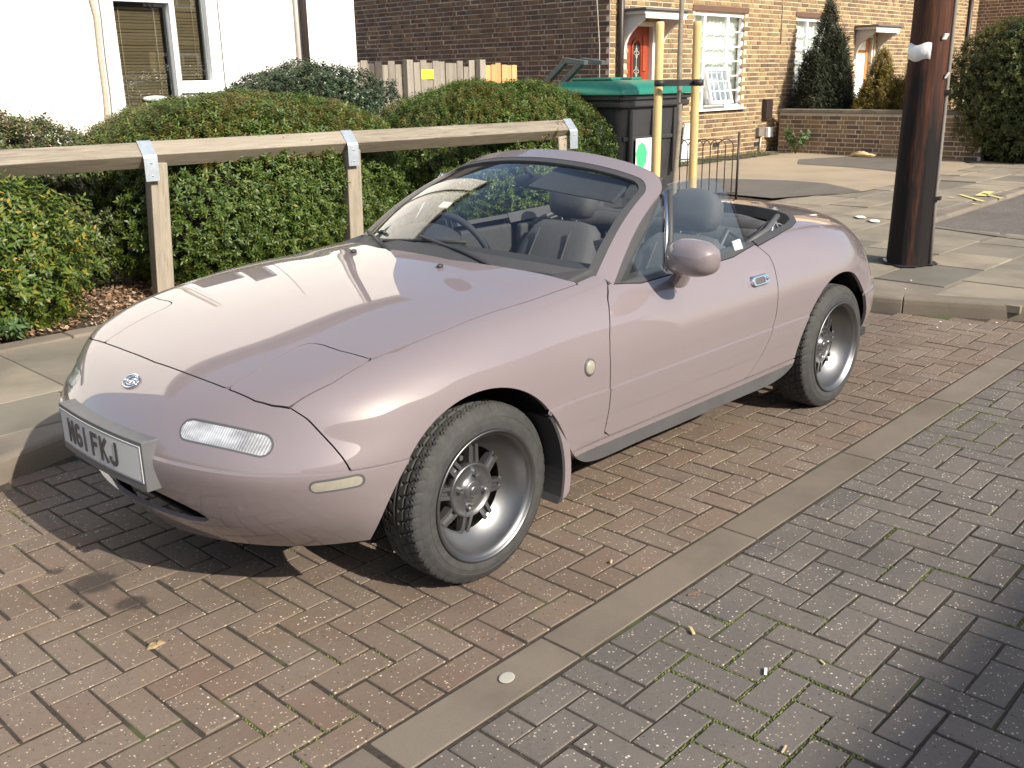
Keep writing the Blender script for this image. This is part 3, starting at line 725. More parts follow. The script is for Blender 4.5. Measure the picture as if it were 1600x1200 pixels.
MB().tube([(-23.0, HY+.06, .1), (-23.0, HY+.06, Z1)], .05, 10).build('downpipe', MATS['black_pipe'], house)
mb = on_y(1199, 170, HY+.06); MB().box((mb[0], HY+.06, mb[2]), (.22, .10, .34)).build('meter_box', MATS['black_pipe'], house, bevel=.01)
mb = on_y(1189, 206, HY+.06); MB().box((mb[0], HY+.05, mb[2]), (.2, .07, .16)).build('meter_box', MATS['grey_pipe'], house, bevel=.01)
MB().box((mb[0]-.32, HY+.05, mb[2]-.02), (.18, .07, .18)).build('meter_box', MATS['upvc'], house, bevel=.01)
MB().tube([(mb[0]-.02, HY+.03, mb[2]), (mb[0]-.06, HY+.04, .5), (mb[0]-.02, HY+.03, .1)], .018, 6).build('wall_cable', MATS['paint_white'], house)
for px_, py_ in ((1118, 226), (1182, 225)):
    q = on_y(px_, py_, HY); MB().box((q[0], HY+.011, q[2]), (.2, .008, .07)).build('air_brick', MATS['dark_room'], house)

# projecting neighbour at the far end of the terrace
wing = empty('brick_wing', (0,0,0), 0, 'projecting brick wing at the end of the terrace behind the big hedge', 'house')
brick_wall(wing, (-23.65, HY), math.pi/2, 1.5, .08, 4.2, [], 'brick_flank', 'mortar_flank', limit=60)
WW = (.55, 1.9, 2.75, 3.9)
brick_wall(wing, (-23.652, HY+1.5), math.pi, 7, .08, 4.2, [WW], 'brick_front', 'mortar', limit=100)
make_window(wing, -23.652-WW[0], -23.652-WW[1], WW[2], WW[3], HY+1.5, (.5, .5), 3, curtain=True)
MB().bbox((-30.6, HY-4, 4.21), (-23.6, HY+1.7, 4.4)).build('roof', MATS['lead_roof'], wing)

# garden wall running out from the front of the house
gw = empty('garden_wall', (0,0,0), 0, 'low brown brick garden wall with concrete coping in front of conifers', 'wall')
brick_wall(gw, (-13.75, HY+.25), math.pi/2, 3.6, .08, .80, [], 'brick_garden', 'mortar_flank', back=.2, limit=290)
y = HY+.25
for k in range(6):
    MB().bbox((-14.0, y+.004, .805), (-13.70, y+.596, .865)).build('coping_stone', MATS['slab_concrete'], gw, bevel=.006); y += .6

# ---------------------------------------------------------------- white rendered house
WY = -6.5; WX1 = -4.12
wh = empty('white_house', (0,0,0), 0, 'white rendered house with brown venetian blinds behind the hedges', 'house')
A1 = (-1.36, -1.91, .95, 2.215); A2 = (-1.96, -2.30, 1.515, 2.6); 
xs = [3.5, A1[0], A1[1], A2[0]+.0, A2[1], WX1]
m = MB(); m.bbox((A1[0]+.075, WY-.25, .05), (3.5, WY, 5.4)); m.bbox((WX1, WY-.25, .05), (A2[1]-.085, WY, 5.4)); m.bbox((A2[1]-.085, WY-.25, .05), (A1[0]+.075, WY, .87)); m.bbox((A2[1]-.085, WY-.25, 2.7), (A1[0]+.075, WY, 5.4))
m.bbox((WX1, WY-6, .05), (WX1+.25, WY-.252, 5.4)); wallw = m.build('wall', MATS['render_white'], wh, fix=True)
MB().prism([(WY-6.2, 5.41), (WY+.3, 5.41), (WY-3, 7.6)], WX1-.02, 3.6, axis='x').build('roof', MATS['lead_roof'], wh)
MB().bbox((WX1+.3, WY-1.6, .06), (3.5, WY-1.55, 5)).build('inner_wall', MATS['dark_room'], wh)
fr = MB(); y0, y1 = WY-.07, WY+.02
fr.bbox((A1[0], y0, .87), (A1[0]+.073, y1, 2.69)); fr.bbox((A2[1]-.083, y0, .87), (A2[1], y1, 2.69)); fr.bbox((A2[0], y0, .87), (A1[1], y1, 2.69))
fr.bbox((A1[1], y0, 2.22), (A1[0], y1, 2.69)); fr.bbox((A1[1], y0, .87), (A1[0], y1, .95)); fr.bbox((A2[1], y0, 1.41), (A2[0], y1, 1.515)); fr.bbox((A2[1], y0, 1.345), (A2[0], y1, 1.40)); fr.bbox((A2[1], y0, 2.6), (A2[0], y1, 2.69)); fr.bbox((A2[1], y0, .87), (A2[0], y1, .93))
win = fr.build('window', MATS['upvc'], wh, bevel=.004)
MB().bbox((A2[1]-.1, WY-.02, 1.40), (A2[0]+.02, WY+.05, 1.414)).build('sill', MATS['upvc'], win)
for (a, b, z0_, z1_) in (A1, A2, (A2[0], A2[1], .93, 1.345)):
    MB().bbox((b, WY-.052, z0_), (a, WY-.048, z1_)).build('pane', MATS['pane_glass'], win)
for (a, b, z0_, z1_) in ((A1[0]-.02, A1[1]+.045, 1.0, 2.18), (A2[0]-.01, A2[1]+.045, 1.54, 2.6)):
    sl = MB().box((0, 0, 0), (a-b, .026, .0022), Matrix.Rotation(R_(58), 3, 'X')).mesh('blind_slat', MATS['blind']); z = z0_
    while z < z1_:
        o = bpy.data.objects.new('blind_slat', sl); link(o, win); o.location = ((a+b)/2, WY-.105, z+random.gauss(0, .0012)); o.rotation_euler = (random.gauss(0, .05), random.gauss(0, .0025), 0); z += .0285
    for q in (.14, .86) if a-b > .4 else (.8,):
        MB().tube([(a-(a-b)*q, WY-.088, z0_), (a-(a-b)*q, WY-.088, z1_)], .003, 5).build('blind_cord', MATS['blind_cord'], win)
# something pale lying on the inside sill
pb = on_y(242, 152, WY-.08); MB().ellipsoid((pb[0], WY-.075, pb[2]-.01), (.13, .012, .028), 14, 8).build('pale_bundle', MATS['upvc'], win)
# cables and a soil pipe down the render
p = [on_y(a, b, WY+.02) for a, b in ((143, 0), (150, 25), (157, 90), (165, 150), (168, 188))]
MB().tube([(q[0], WY+.022, q[2]) for q in [(p[0][0]+.02, 0, 3.2)]+p+[(p[-1][0]+.01, 0, .2)]], .022, 8).build('wall_cable', MATS['cable'], wh)
MB().tube([(q[0]-.05, WY+.012, q[2]) for q in [(p[1][0]+.02, 0, 3.2)]+p[1:]+[(p[-1][0]-.04, 0, .2)]], .006, 6).build('wall_cable', MATS['grey_pipe'], wh)
pa = on_y(476, 50, WY+.05); MB().tube([(pa[0], WY+.05, .1), (pa[0], WY+.05, 5.2)], .04, 10).build('downpipe', MATS['black_pipe'], wh)
MB().tube([(pa[0]+.075, WY+.03, .1), (pa[0]+.075, WY+.03, 5.2)], .022, 8).build('wall_cable', MATS['paint_grey_white'], wh)
pa = on_y(346, 60, WY+.02); MB().tube([(pa[0], WY+.01, .1), (pa[0], WY+.01, 4)], .005, 6).build('wall_cable', MATS['grey_pipe'], wh)

# ---------------------------------------------------------------- board fence between the houses
bf = empty('board_fence', (0,0,0), 0, 'weathered grey board fence with orange new end section between the houses', 'fence')
x = -4.16; FYB = -6.9; i = 0
while x > -7.05:
    new = x < -6.42; w = .10 if not new else .095
    top = 1.69 if not new else 1.655; gap = .004
    if 8 <= i <= 9: gap = .05
    m = MB().bbox((x-w, -.01, .12), (x, .01, top+random.uniform(-.012, .012)))
    o = m.build('board', MATS['wood_fence_new' if new else 'wood_fence_grey'], bf, (0, FYB+(.012 if i % 2 else 0), 0)); o.rotation_euler = (0, random.gauss(0, .004), 0); x -= w+gap; i += 1
for xx in (-5.14, -6.38): MB().bbox((xx-.05, FYB+.03, .1), (xx+.05, FYB+.12, 1.72)).build('fence_post', MATS['wood_fence_grey'], bf, bevel=.006)
for zz in (.5, 1.4): MB().bbox((-7.05, FYB-.07, zz), (-4.16, FYB-.02, zz+.08)).build('fence_rail', MATS['wood_fence_grey'], bf)
plain('notice_yellow', (.85, .72, .05), .6, var=.03); plain('ink', (.16, .12, .03), .8)
nt = MB().bbox((-5.60, FYB+.025, 1.49), (-5.395, FYB+.028, 1.605)).build('notice', MATS['notice_yellow']); tag(nt, 'small yellow printed notice fixed to the grey board fence', 'notice')
for k, (a, b) in enumerate(((.04, .15), (.03, .17), (.05, .14), (.07, .12))):
    MB().bbox((-5.60+a, FYB+.0285, 1.578-k*.022), (-5.60+b, FYB+.0292, 1.585-k*.022)).build('print_line', MATS['ink'], nt)

# houses on the far side of the street, behind the camera (seen in the paintwork and the windscreen)
opp = empty('opposite_house', (0,0,0), 0, 'brick terrace with white windows on the far side of the street', 'house')
OY = 11.26
m = MB(); m.bbox((-14, OY, 0), (16, OY+6, 5.6)); m.build('wall', MATS['brick_front_field'], opp)
MB().prism([(OY-.4, 5.61), (OY+6.4, 5.61), (OY+3, 8.2)], -14.2, 16.2, axis='x').build('roof', MATS['lead_roof'], opp)
for xx in (-11.5, -8, -4.5, -1, 2.5, 6, 9.5, 13):
    for zz in (.9, 3.5):
        w_ = MB().bbox((xx-.75, OY-.06, zz), (xx+.75, OY-.004, zz+1.4)).build('window', MATS['upvc'], opp)
        for q in (-1, 0, 1): MB().bbox((xx+q*.46-.2, OY-.065, zz+.08), (xx+q*.46+.2, OY-.061, zz+1.32)).build('pane', MATS['dark_room'], w_)
# ---------------------------------------------------------------- foliage
def leaf_mat(name, stops, trans=.25, rough=.45):
    n = NT(name); r = n.node('ShaderNodeNewGeometry').outputs['Random Per Island']; g = n.node('ShaderNodeNewGeometry').outputs['Position']
    c = n.ramp(r, stops); c = n.mix(c, tuple(x*.55 for x in stops[0][1]), n.val(n.noise(g, 2.2, 3), 0, .45, .5, .75)); n.set(color=c, rough=rough)
    tl = n.node('ShaderNodeBsdfTranslucent'); n.link(c, tl.inputs[0]); mx = n.node('ShaderNodeMixShader'); mx.inputs[0].default_value = trans
    n.link(n.b.outputs[0], mx.inputs[1]); n.link(tl.outputs[0], mx.inputs[2]); n.link(mx.outputs[0], n.n['Material Output'].inputs[0]); return n.m
leaf_mat('leaf_hedge', [(0, (.042, .078, .016)), (.35, (.075, .13, .024)), (.7, (.11, .178, .030)), (.92, (.165, .22, .04)), (1, (.26, .23, .05))], .4)
leaf_mat('leaf_tips', [(0, (.13, .16, .03)), (.5, (.17, .155, .035)), (.8, (.21, .14, .045)), (1, (.24, .15, .06))], .35)
leaf_mat('leaf_bright', [(0, (.04, .08, .014)), (.4, (.08, .135, .02)), (.75, (.13, .19, .026)), (.95, (.26, .24, .035)), (1, (.42, .27, .05))], .35)
leaf_mat('leaf_dark', [(0, (.014, .03, .012)), (.5, (.03, .055, .02)), (.9, (.055, .085, .03)), (1, (.10, .12, .05))], .15, .38)
leaf_mat('leaf_privet', [(0, (.04, .062, .018)), (.5, (.078, .105, .028)), (.85, (.125, .15, .042)), (1, (.21, .185, .06))], .35, .45)
leaf_mat('leaf_pink', [(0, (.30, .17, .11)), (.5, (.42, .26, .18)), (1, (.5, .36, .25))], .3, .7)
leaf_mat('needle_dark', [(0, (.012, .018, .008)), (.6, (.026, .036, .014)), (1, (.05, .058, .022))], .1, .75)
leaf_mat('needle_gold', [(0, (.08, .075, .015)), (.5, (.17, .135, .02)), (.85, (.27, .19, .03)), (1, (.33, .22, .05))], .2, .6)
leaf_mat('leaf_weed', [(0, (.05, .10, .03)), (1, (.12, .19, .07))], .3)
plain('twig', (.075, .05, .034), .85, var=.3, scale=20)
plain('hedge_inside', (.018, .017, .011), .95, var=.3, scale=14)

def sprig(nl, L, ll, lw, spread=.9, pairs=True, droop=.1):
    """leaves along a shoot that points up +z; returns verts (nl*4,3)"""
    out = []
    for k in range(nl):
        h = L*(.15+.85*(k//2+.5)/(nl/2)) if pairs else L*(.1+.9*k/nl)
        a = (k//2)*1.57*1.05+(math.pi if k % 2 else 0)+random.uniform(-.3, .3) if pairs else k*2.4
        el = random.uniform(.25, .7)*(1.25-.6*h/L); d = Vector((math.cos(a)*spread, math.sin(a)*spread, el)).normalized(); s = ll*random.uniform(.7, 1.15)
        w = Vector((-math.sin(a), math.cos(a), 0)); b = Vector((0, 0, h)); up = d.cross(w)*(-1)
        out += [b, b+d*s*.45+w*lw*s/ll*.5+up*lw*.18, b+d*s-Vector((0,0,droop*s)), b+d*s*.45-w*lw*s/ll*.5+up*lw*.18]
    return np.array([tuple(v) for v in out])
def scatter(name, parent, mat, pos, axis, proto, smin=.7, smax=1.25):
    """place sprig prototypes at pos with their z along axis, all numpy"""
    n = len(pos); axis = axis/np.linalg.norm(axis, axis=1, keepdims=True)
    ref = np.where(np.abs(axis[:, 2:3]) < .9, np.array([[0, 0, 1.]]), np.array([[1., 0, 0]])); u = np.cross(axis, ref); u /= np.linalg.norm(u, axis=1, keepdims=True); w = np.cross(axis, u)
    a = RNG.uniform(0, 6.283, n)[:, None]; u2 = u*np.cos(a)+w*np.sin(a); w2 = np.cross(axis, u2); s = RNG.uniform(smin, smax, n)
    pid = RNG.integers(0, len(proto), n); VV = []
    for k, pr in enumerate(proto):
        m = pid == k
        if not m.any(): continue
        B = np.stack([u2[m], w2[m], axis[m]], 1)*s[m][:, None, None]              # rows are basis vectors
        VV.append((np.einsum('pi,nij->npj', pr, B)+pos[m][:, None, :]).reshape(-1, 3))
    V = np.concatenate(VV); i = np.arange(len(V)//4)*4
    T = np.concatenate([np.stack([i, i+1, i+2], 1), np.stack([i, i+2, i+3], 1)])
    o = bpy.data.objects.new(name, raw_mesh(name, V, T, MATS[mat])); link(o, parent); return o
def blob(c, r, p, n, zmin, depth=.10, bump=.06, seed=0, top=None):
    """points and outward normals on a lumpy superellipsoid"""
    rg = np.random.default_rng(seed); d = rg.normal(0, 1, (n*2, 3)); d /= np.linalg.norm(d, axis=1, keepdims=True)
    c, r = np.array(c), np.array(r)
    q = (np.abs(d/r)**p).sum(1)**(-1/p); ph = rg.uniform(0, 6.28, 6)
    lump = 1+bump*(np.sin(d[:,0]*5+ph[0])*np.sin(d[:,1]*6+ph[1])+.6*np.sin(d[:,2]*9+ph[2])*np.sin(d[:,0]*11+ph[3])+.45*np.sin(d[:,1]*17+ph[4])*np.sin(d[:,2]*15+d[:,0]*13+ph[5]))
    dep = 1-np.abs(rg.normal(0, depth, n*2))/r.mean(); P = c+d*(q*lump*dep)[:, None]
    nn = np.sign(d)*np.abs(d*q[:, None]/r)**(p-1)/r; nn /= np.linalg.norm(nn, axis=1, keepdims=True)+1e-9
    # even coverage: weight by facing the open sides
    k = P[:, 2] > zmin; P, nn = P[k][:n], nn[k][:n]; return P, nn
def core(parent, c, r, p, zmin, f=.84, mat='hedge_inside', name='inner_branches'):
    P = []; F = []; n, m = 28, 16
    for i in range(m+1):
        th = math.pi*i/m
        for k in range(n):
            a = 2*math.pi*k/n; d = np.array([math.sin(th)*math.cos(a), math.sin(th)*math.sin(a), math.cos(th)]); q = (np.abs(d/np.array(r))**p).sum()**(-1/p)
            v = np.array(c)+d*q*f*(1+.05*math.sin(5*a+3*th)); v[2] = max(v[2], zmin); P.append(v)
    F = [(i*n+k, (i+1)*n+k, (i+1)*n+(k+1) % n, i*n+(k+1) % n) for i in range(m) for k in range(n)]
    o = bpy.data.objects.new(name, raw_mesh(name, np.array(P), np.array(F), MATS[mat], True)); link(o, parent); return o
HP = [sprig(12, .09, .034, .0122) for _ in range(8)]
BP = [sprig(10, .10, .046, .018, 1.0) for _ in range(6)]
DP = [sprig(8, .06, .030, .019, 1.0) for _ in range(5)]
PP = [sprig(10, .10, .05, .024, 1.0) for _ in range(5)]
def hedge(name, label, c, r, p, n, zmin, mat='leaf_hedge', proto=HP, cat='hedge', group=None, tips=None, seed=1, stems=True, depth=.07, coref=.86, bump=.05, smin=.7, smax=1.25):
    t = empty(name, (c[0], c[1], 0), 0, label, cat, group); off = np.array([c[0], c[1], 0]); c0 = (0, 0, c[2])
    P, N_ = blob(c0, r, p, n, zmin, depth, bump, seed)
    ax = N_+RNG.normal(0, .45, N_.shape)+np.array([0, 0, .45]); scatter('foliage', t, mat, P, ax, proto, smin, smax)
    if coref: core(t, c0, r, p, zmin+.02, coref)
    if tips:
        P, N_ = blob(c0, np.array(r)*1.02, p, n, c[2]+r[2]*.35, .02, bump, seed+5)
        P, N_ = P[:int(n*tips[1])], N_[:int(n*tips[1])]; k = N_[:, 2] > .2; scatter('new_growth', t, tips[0], P[k], N_[k]*.4+np.array([0, 0, 1.])+RNG.normal(0, .25, N_[k].shape), proto, .55, .9)
    if stems:
        m = MB()
        for k in range(9):
            a = random.uniform(0, 6.28); rr = random.uniform(.1, .7); bx, by = math.cos(a)*r[0]*rr, math.sin(a)*r[1]*rr
            m.tube([(bx*.8, by*.8, .05), (bx*.9+random.uniform(-.04,.04), by*.9, .25), (bx, by, c[2])], [.016, .012, .008], 6)
        m.build('stems', MATS['twig'], t)
    return t
hedge('clipped_hedge', 'green clipped hedge with bronze tips behind the rail, between its two near posts', (-1.12,-4.12,.69), (1.30,.86,.645), 2.5, 17500, .16, tips=('leaf_tips', .3), seed=3, bump=.035)
hedge('clipped_hedge', 'long green clipped hedge spilling over the rail beside the green lidded bin', (-3.72,-3.95,.72), (1.28,.98,.66), 2.35, 19500, .14, tips=('leaf_tips', .14), seed=9)
hedge('round_shrub', 'dark rounded shrub under the white wall, taller than the hedge before it', (-2.62,-5.35,.87), (1.08,.72,.75), 2.2, 9000, .3, 'leaf_dark', DP, 'shrub', seed=14)
lsh = hedge('low_shrub', 'low mixed shrub with pinkish dry tops behind the rail by the white wall', (.75,-4.45,.66), (1.05,.7,.60), 2.8, 7000, .16, 'leaf_privet', DP, 'shrub', seed=21)
P, N_ = blob((0,0,.66), (1.0,.66,.66), 2.6, 900, .9, .03, .05, 77); k = (N_[:, 2] > .45) & (P[:, 0] < .0)
scatter('dry_tops', lsh, 'leaf_pink', P[k], N_[k]*.3+np.array([0, 0, 1.])+RNG.normal(0, .2, N_[k].shape), [sprig(8, .11, .022, .006, .6) for _ in range(4)])
hedge('leafy_bush', 'bright yellow green bush in front of the rail beside bare soil', (1.2,-3.52,.50), (.74,.46,.44), 2.5, 4200, .13, 'leaf_bright', BP, 'bush', seed=31, coref=.62, depth=.13, bump=.10)
hedge('garden_hedge', 'tall rounded privet hedge at the end of the low garden wall', (-14.3,-2.0,1.12), (.95,1.75,1.1), 2.8, 13000, .1, 'leaf_privet', PP, seed=41, tips=('leaf_tips', .1), bump=.07, depth=.1)

def conifer(name, label, base, h, rad, mat, n, seed, zmin, columns=5):
    t = empty(name, base, 0, label, 'conifer'); rg = np.random.default_rng(seed); Ps, As = [], []
    cols = [(0, 0, h, rad)]+[(math.cos(a)*rad*.55, math.sin(a)*rad*.55, h*rg.uniform(.55, .85), rad*.6) for a in np.linspace(0, 6.28, columns, endpoint=False)+rg.uniform(0, 1)]
    for cx, cy, hh, rr in cols:
        k = int(n*hh*rr/(h*rad)/2); z = hh*(1-np.sqrt(rg.random(k)))*1.0; z = hh*rg.beta(1.0, 1.5, k); a = rg.uniform(0, 6.28, k); prof = rr*(1-(z/hh)**1.25)*(.75+.25*np.minimum(z/(.15*hh), 1))*(1+.12*np.sin(a*5+z*9))*(1-np.abs(rg.normal(0, .08, k)))
        Ps.append(np.stack([cx+np.cos(a)*prof, cy+np.sin(a)*prof, z], -1)); As.append(np.stack([np.cos(a)*.45, np.sin(a)*.45, np.full(k, 1.)], -1)+rg.normal(0, .2, (k, 3)))
    scatter('foliage', t, mat, np.concatenate(Ps), np.concatenate(As), [sprig(12, .12, .045, .012, .55, False, 0) for _ in range(4)], .8, 1.5)
    MB().lathe([(rad*.62, .02), (rad*.55, h*.3), (rad*.3, h*.65), (.01, h*.93)], 12).build('inner_branches', MATS['hedge_inside'], t)
    MB().tube([(0,0,-.1), (0,0,h*.5)], .04, 8).build('trunk', MATS['twig'], t); return t
conifer('dark_conifer', 'dark green pointed conifer standing behind the low garden wall', (-14.6,-6.15,.15), 2.5, .58, 'needle_dark', 5200, 3, .8)
conifer('golden_conifer', 'small golden conifer behind the garden wall beside the dark one', (-14.45,-5.03,.15), 1.66, .5, 'needle_gold', 3600, 5, .8)
conifer('golden_conifer', 'golden conifer behind the garden wall, half hidden by the wooden pole', (-14.5,-4.35,.15), 1.72, .46, 'needle_gold', 3000, 8, .8)

# a self-sown plant at the foot of the garden wall, weeds by the bed edging
def weed(name, label, base, h, n, mat='leaf_weed', proto=None, seed=1):
    t = empty(name, base, 0, label, 'plant'); m = MB(); P, A = [], []; rg = np.random.default_rng(seed)
    for k in range(n):
        a = rg.uniform(0, 6.28); l = h*rg.uniform(.6, 1); tip = Vector((math.cos(a)*l*.45, math.sin(a)*l*.45, l)); m.tube([(0,0,0), tip*.55+Vector((0,0,.1*h)), tip], [.007, .005, .002], 5)
        for q in np.linspace(.45, 1, 7): P.append(tip*q); A.append((math.cos(a)+rg.normal(0, .6), math.sin(a)+rg.normal(0, .6), .5))
    m.build('stem', MATS['leaf_weed'], t); scatter('foliage', t, mat, np.array(P), np.array(A), proto or [sprig(6, .06, .055, .024, 1.) for _ in range(3)], .8, 1.5)
p = on_x(1243, 237, -13.55); weed('wall_weed', 'leafy green weed growing at the foot of the low garden wall', (-13.55, p[1], .1), .42, 12, seed=4)
p = on_z(22, 530, .12); weed('small_seedling', 'small leafy seedling on the soil by the bed edging', (p[0], p[1], .11), .13, 6, proto=[sprig(6, .03, .045, .02, 1.) for _ in range(3)], seed=6)
p = on_z(105, 492, .12); weed('small_seedling', 'pale sprouting seedling under the bright yellow green bush', (p[0]+.1, p[1], .11), .11, 5, 'leaf_bright', [sprig(6, .03, .03, .012, 1.) for _ in range(3)], seed=8)
p = on_z(1170, 240, .1)
o = None
n_ = 700; gx = RNG.uniform(-13.3, -9.5, n_); gy = RNG.uniform(-6.7, -6.2, n_); hh = RNG.uniform(.03, .1, n_); a = RNG.uniform(0, 6.28, n_)
V = np.stack([np.stack([gx-.006*np.cos(a), gy-.006*np.sin(a), 0*gx+.1], -1), np.stack([gx+.006*np.cos(a), gy+.006*np.sin(a), 0*gx+.1], -1), np.stack([gx+RNG.normal(0,.03,n_), gy+RNG.normal(0,.03,n_), .1+hh], -1)], 1).reshape(-1, 3)
o = bpy.data.objects.new('verge_grass', raw_mesh('verge_grass', V, np.arange(len(V)).reshape(-1, 3), MATS['leaf_weed'])); link(o); tag(o, 'thin grass along the foot of the lit house front', 'grass', kind='stuff')
# ---------------------------------------------------------------- rail fence by the hedge
plain('galvanised', (.40, .45, .50), .45, .55, var=.25, scale=25)
plain('bin_black', (.035, .036, .038), .5, var=.3, scale=8, bump=.2)
plain('bin_arm', (.085, .10, .095), .6, var=.2)
plain('bin_green', (.012, .17, .115), .38, var=.15, scale=6)
plain('strap_black', (.02, .02, .022), .6)
plain('sticker_green', (.06, .55, .20), .5, var=.05)
plain('sticker_white', (.78, .78, .76), .5, var=.05)
plain('iron_black', (.035, .026, .024), .55, var=.3)
def fence_pt(x): return -3.44+(0.9-x)*(.46/3.83)
fz = 1.06
rf = empty('rail_fence', (0,0,0), 0, 'low weathered timber rail fence with square posts in front of the hedge', 'fence')
fa = math.atan2(-(.46/3.83), 1.)
posts = [on_z(250, 244, 1.06), on_z(562, 223, 1.06), on_z(893, 207, 1.06)]
px_ = [.02, -1.45, -3.62]; ends = [2.3]+px_
for k in range(3):
    a, b = ends[k], ends[k+1]
    if k < 3:
        cx = (a+b)/2; L = math.hypot(a-b, fence_pt(a)-fence_pt(b))
        MB().box((0,0,0), (L-.006, .118, .118), Matrix.Rotation(R_(45), 3, 'X')).build('rail', MATS['wood_weathered'], rf, (cx, fence_pt(cx)-.083, fz+random.uniform(-.004,.004)), fa, bevel=.005)
for k, x in enumerate(px_):
    w = .115; y = fence_pt(x)-.045
    m = MB().box((0,0,.5), (w, .11, 1.0)); p_ = m.build('post', MATS['wood_post'], rf, (x, y-.035, .01), fa, bevel=.006)
    p_.data = p_.data.copy(); 
    p_.rotation_euler = (0, R_(-3.5 if k == 0 else (-1.5 if k == 1 else 5)), fa)
    # folded galvanised strap over the rail
    s = MB(); s.prism([(-.083,.086),(.003,.0),(.012,-.018),(.014,-.165),(.010,-.165),(.008,-.020),(-.002,-.004),(-.083,.081)][::-1], -.045, .045, axis='x')
    st = s.build('strap', MATS['galvanised'], rf, (x+.012, fence_pt(x)+.004, fz+.003), fa, bevel=.0015)
    for q in (-.05, -.13): MB().lathe([(0,.004),(.006,.004),(.008,0)], 8, (0,0,0), 'y').build('bolt', MATS['galvanised'], st, (0, .0135, q))

# ---------------------------------------------------------------- wheeled bin
bn = empty('wheeled_bin', (-4.4,-3.0,PZ+.02), 0, 'large black communal wheeled bin with a green lid beside the hedge', 'bin')
def loft(m, rings, smooth=False):
    n = len(rings[0]); P = [p for r in rings for p in r]; F = [(i*n+k, i*n+(k+1) % n, (i+1)*n+(k+1) % n, (i+1)*n+k) for i in range(len(rings)-1) for k in range(n)]
    F += [tuple(range(n))[::-1], tuple((len(rings)-1)*n+k for k in range(n))]; m.add(P, F, smooth)
def rrect(x0, x1, y0, y1, z, r=.06, n=4):
    out = []
    for cx, cy, a0 in ((x1-r, y1-r, 0), (x0+r, y1-r, 90), (x0+r, y0+r, 180), (x1-r, y0+r, 270)):
        for k in range(n+1): a = R_(a0+90*k/n); out.append((cx+r*math.cos(a), cy+r*math.sin(a), z))
    return out
BW, BD = 1.12, .96
m = MB(); loft(m, [rrect(-BW+.10, -.10, -BD+.10, -.10, .22), rrect(-BW+.05, -.05, -BD+.06, -.06, .62), rrect(-BW+.02, -.03, -BD+.03, -.03, 1.08)], True); body = m.build('body', MATS['bin_black'], bn, sharp=40)
m = MB(); loft(m, [rrect(-BW-.01, .0, -BD, .0, 1.085), rrect(-BW-.02, .015, -BD-.015, .015, 1.10), rrect(-BW-.02, .015, -BD-.015, .015, 1.135), rrect(-BW, 0, -BD, 0, 1.14), rrect(-BW, 0, -BD, 0, 1.155), rrect(-BW-.03, .025, -BD-.025, .025, 1.16), rrect(-BW-.03, .025, -BD-.025, .025, 1.20)]); m.build('rim', MATS['bin_black'], bn, bevel=.004)
for q in (.18, .5, .82):
    MB().bbox((-BW*q-.03, -.045, .45), (-BW*q+.03, -.012, 1.07)).build('rib', MATS['bin_black'], body, bevel=.008)
MB().bbox((-BW+.1, -.05, .78), (-.1, -.028, .82)).build('rib', MATS['bin_black'], body, bevel=.008)
MB().bbox((-.075, -BD+.12, .35), (-.03, -.14, .95)).build('side_recess', MATS['dark_room'], body, bevel=.01)
MB().tube([(-.03, -.2, .98), (.03, -.2, .96), (.03, -.2, .5), (-.03, -.2, .48)], .014, 8).build('handle', MATS['galvanised'], bn)
m = MB(); loft(m, [rrect(-BW-.06, .05, -BD-.14, .06, 1.205, .05), rrect(-BW-.06, .05, -BD-.14, .06, 1.235, .05), rrect(-BW-.03, .02, -BD-.10, .03, 1.275, .06), rrect(-BW+.10, -.12, -BD+.10, -.10, 1.325, .10), rrect(-BW+.28, -.30, -BD+.25, -.25, 1.335, .1)], True); lid = m.build('lid', MATS['bin_green'], bn, sharp=50)
for q in (-.30, -.62): MB().box((q, -BD*.55, 1.345), (.16, .5, .03)).build('lid_rib', MATS['bin_green'], lid, bevel=.012)
for q in (-.35, -.62):
    m = MB(); m.prism([(-BD-.38, 1.26), (-BD-.34, 1.23), (-BD+.02, 1.50), (-BD+.26, 1.48), (-BD+.27, 1.52), (-BD+.0, 1.555)], q-.03, q+.03, axis='x'); m.build('lifting_arm', MATS['bin_arm'], bn, bevel=.004)
for sx, sy in ((-.16,-.14),(-BW+.16,-.14),(-.16,-BD+.14),(-BW+.16,-BD+.14)):
    w_ = MB().lathe([(.0,-.02),(.075,-.02),(.085,-.012),(.085,.012),(.075,.02),(0,.02)], 18, (0,0,0), 'y').build('wheel', MATS['bin_black'], bn, (sx, sy, .086)); MB().bbox((-.03,-.03,.06),(.03,.03,.16)).build('fork', MATS['galvanised'], w_)
# poster with a plain green shape
po = MB().bbox((-.66, .003, .42), (-.28, .006, .82)).build('poster', MATS['sticker_white'], None, (-4.4,-3.0+.004,PZ)); tag(po, 'white poster with a green shape stuck to the front of the bin', 'poster')
po.data.transform(Matrix.Translation((0, -.03, 0)))
g_ = [(math.cos(a)*.085*(1+.06*math.sin(7*a)), math.sin(a)*.12*(1+.05*math.sin(9*a))) for a in np.linspace(0, 2*math.pi, 28, endpoint=False)]
MB().prism(g_, 0, .003, axis='y').build('green_shape', MATS['sticker_green'], po, (-.37, -.0235, .66))
MB().bbox((-.41,-.0235,.45),(-.33,-.021,.56)).build('green_stem', MATS['sticker_green'], po)
MB().bbox((-.64,-.0235,.49),(-.46,-.022,.505)).build('print_line', MATS['ink'], po)

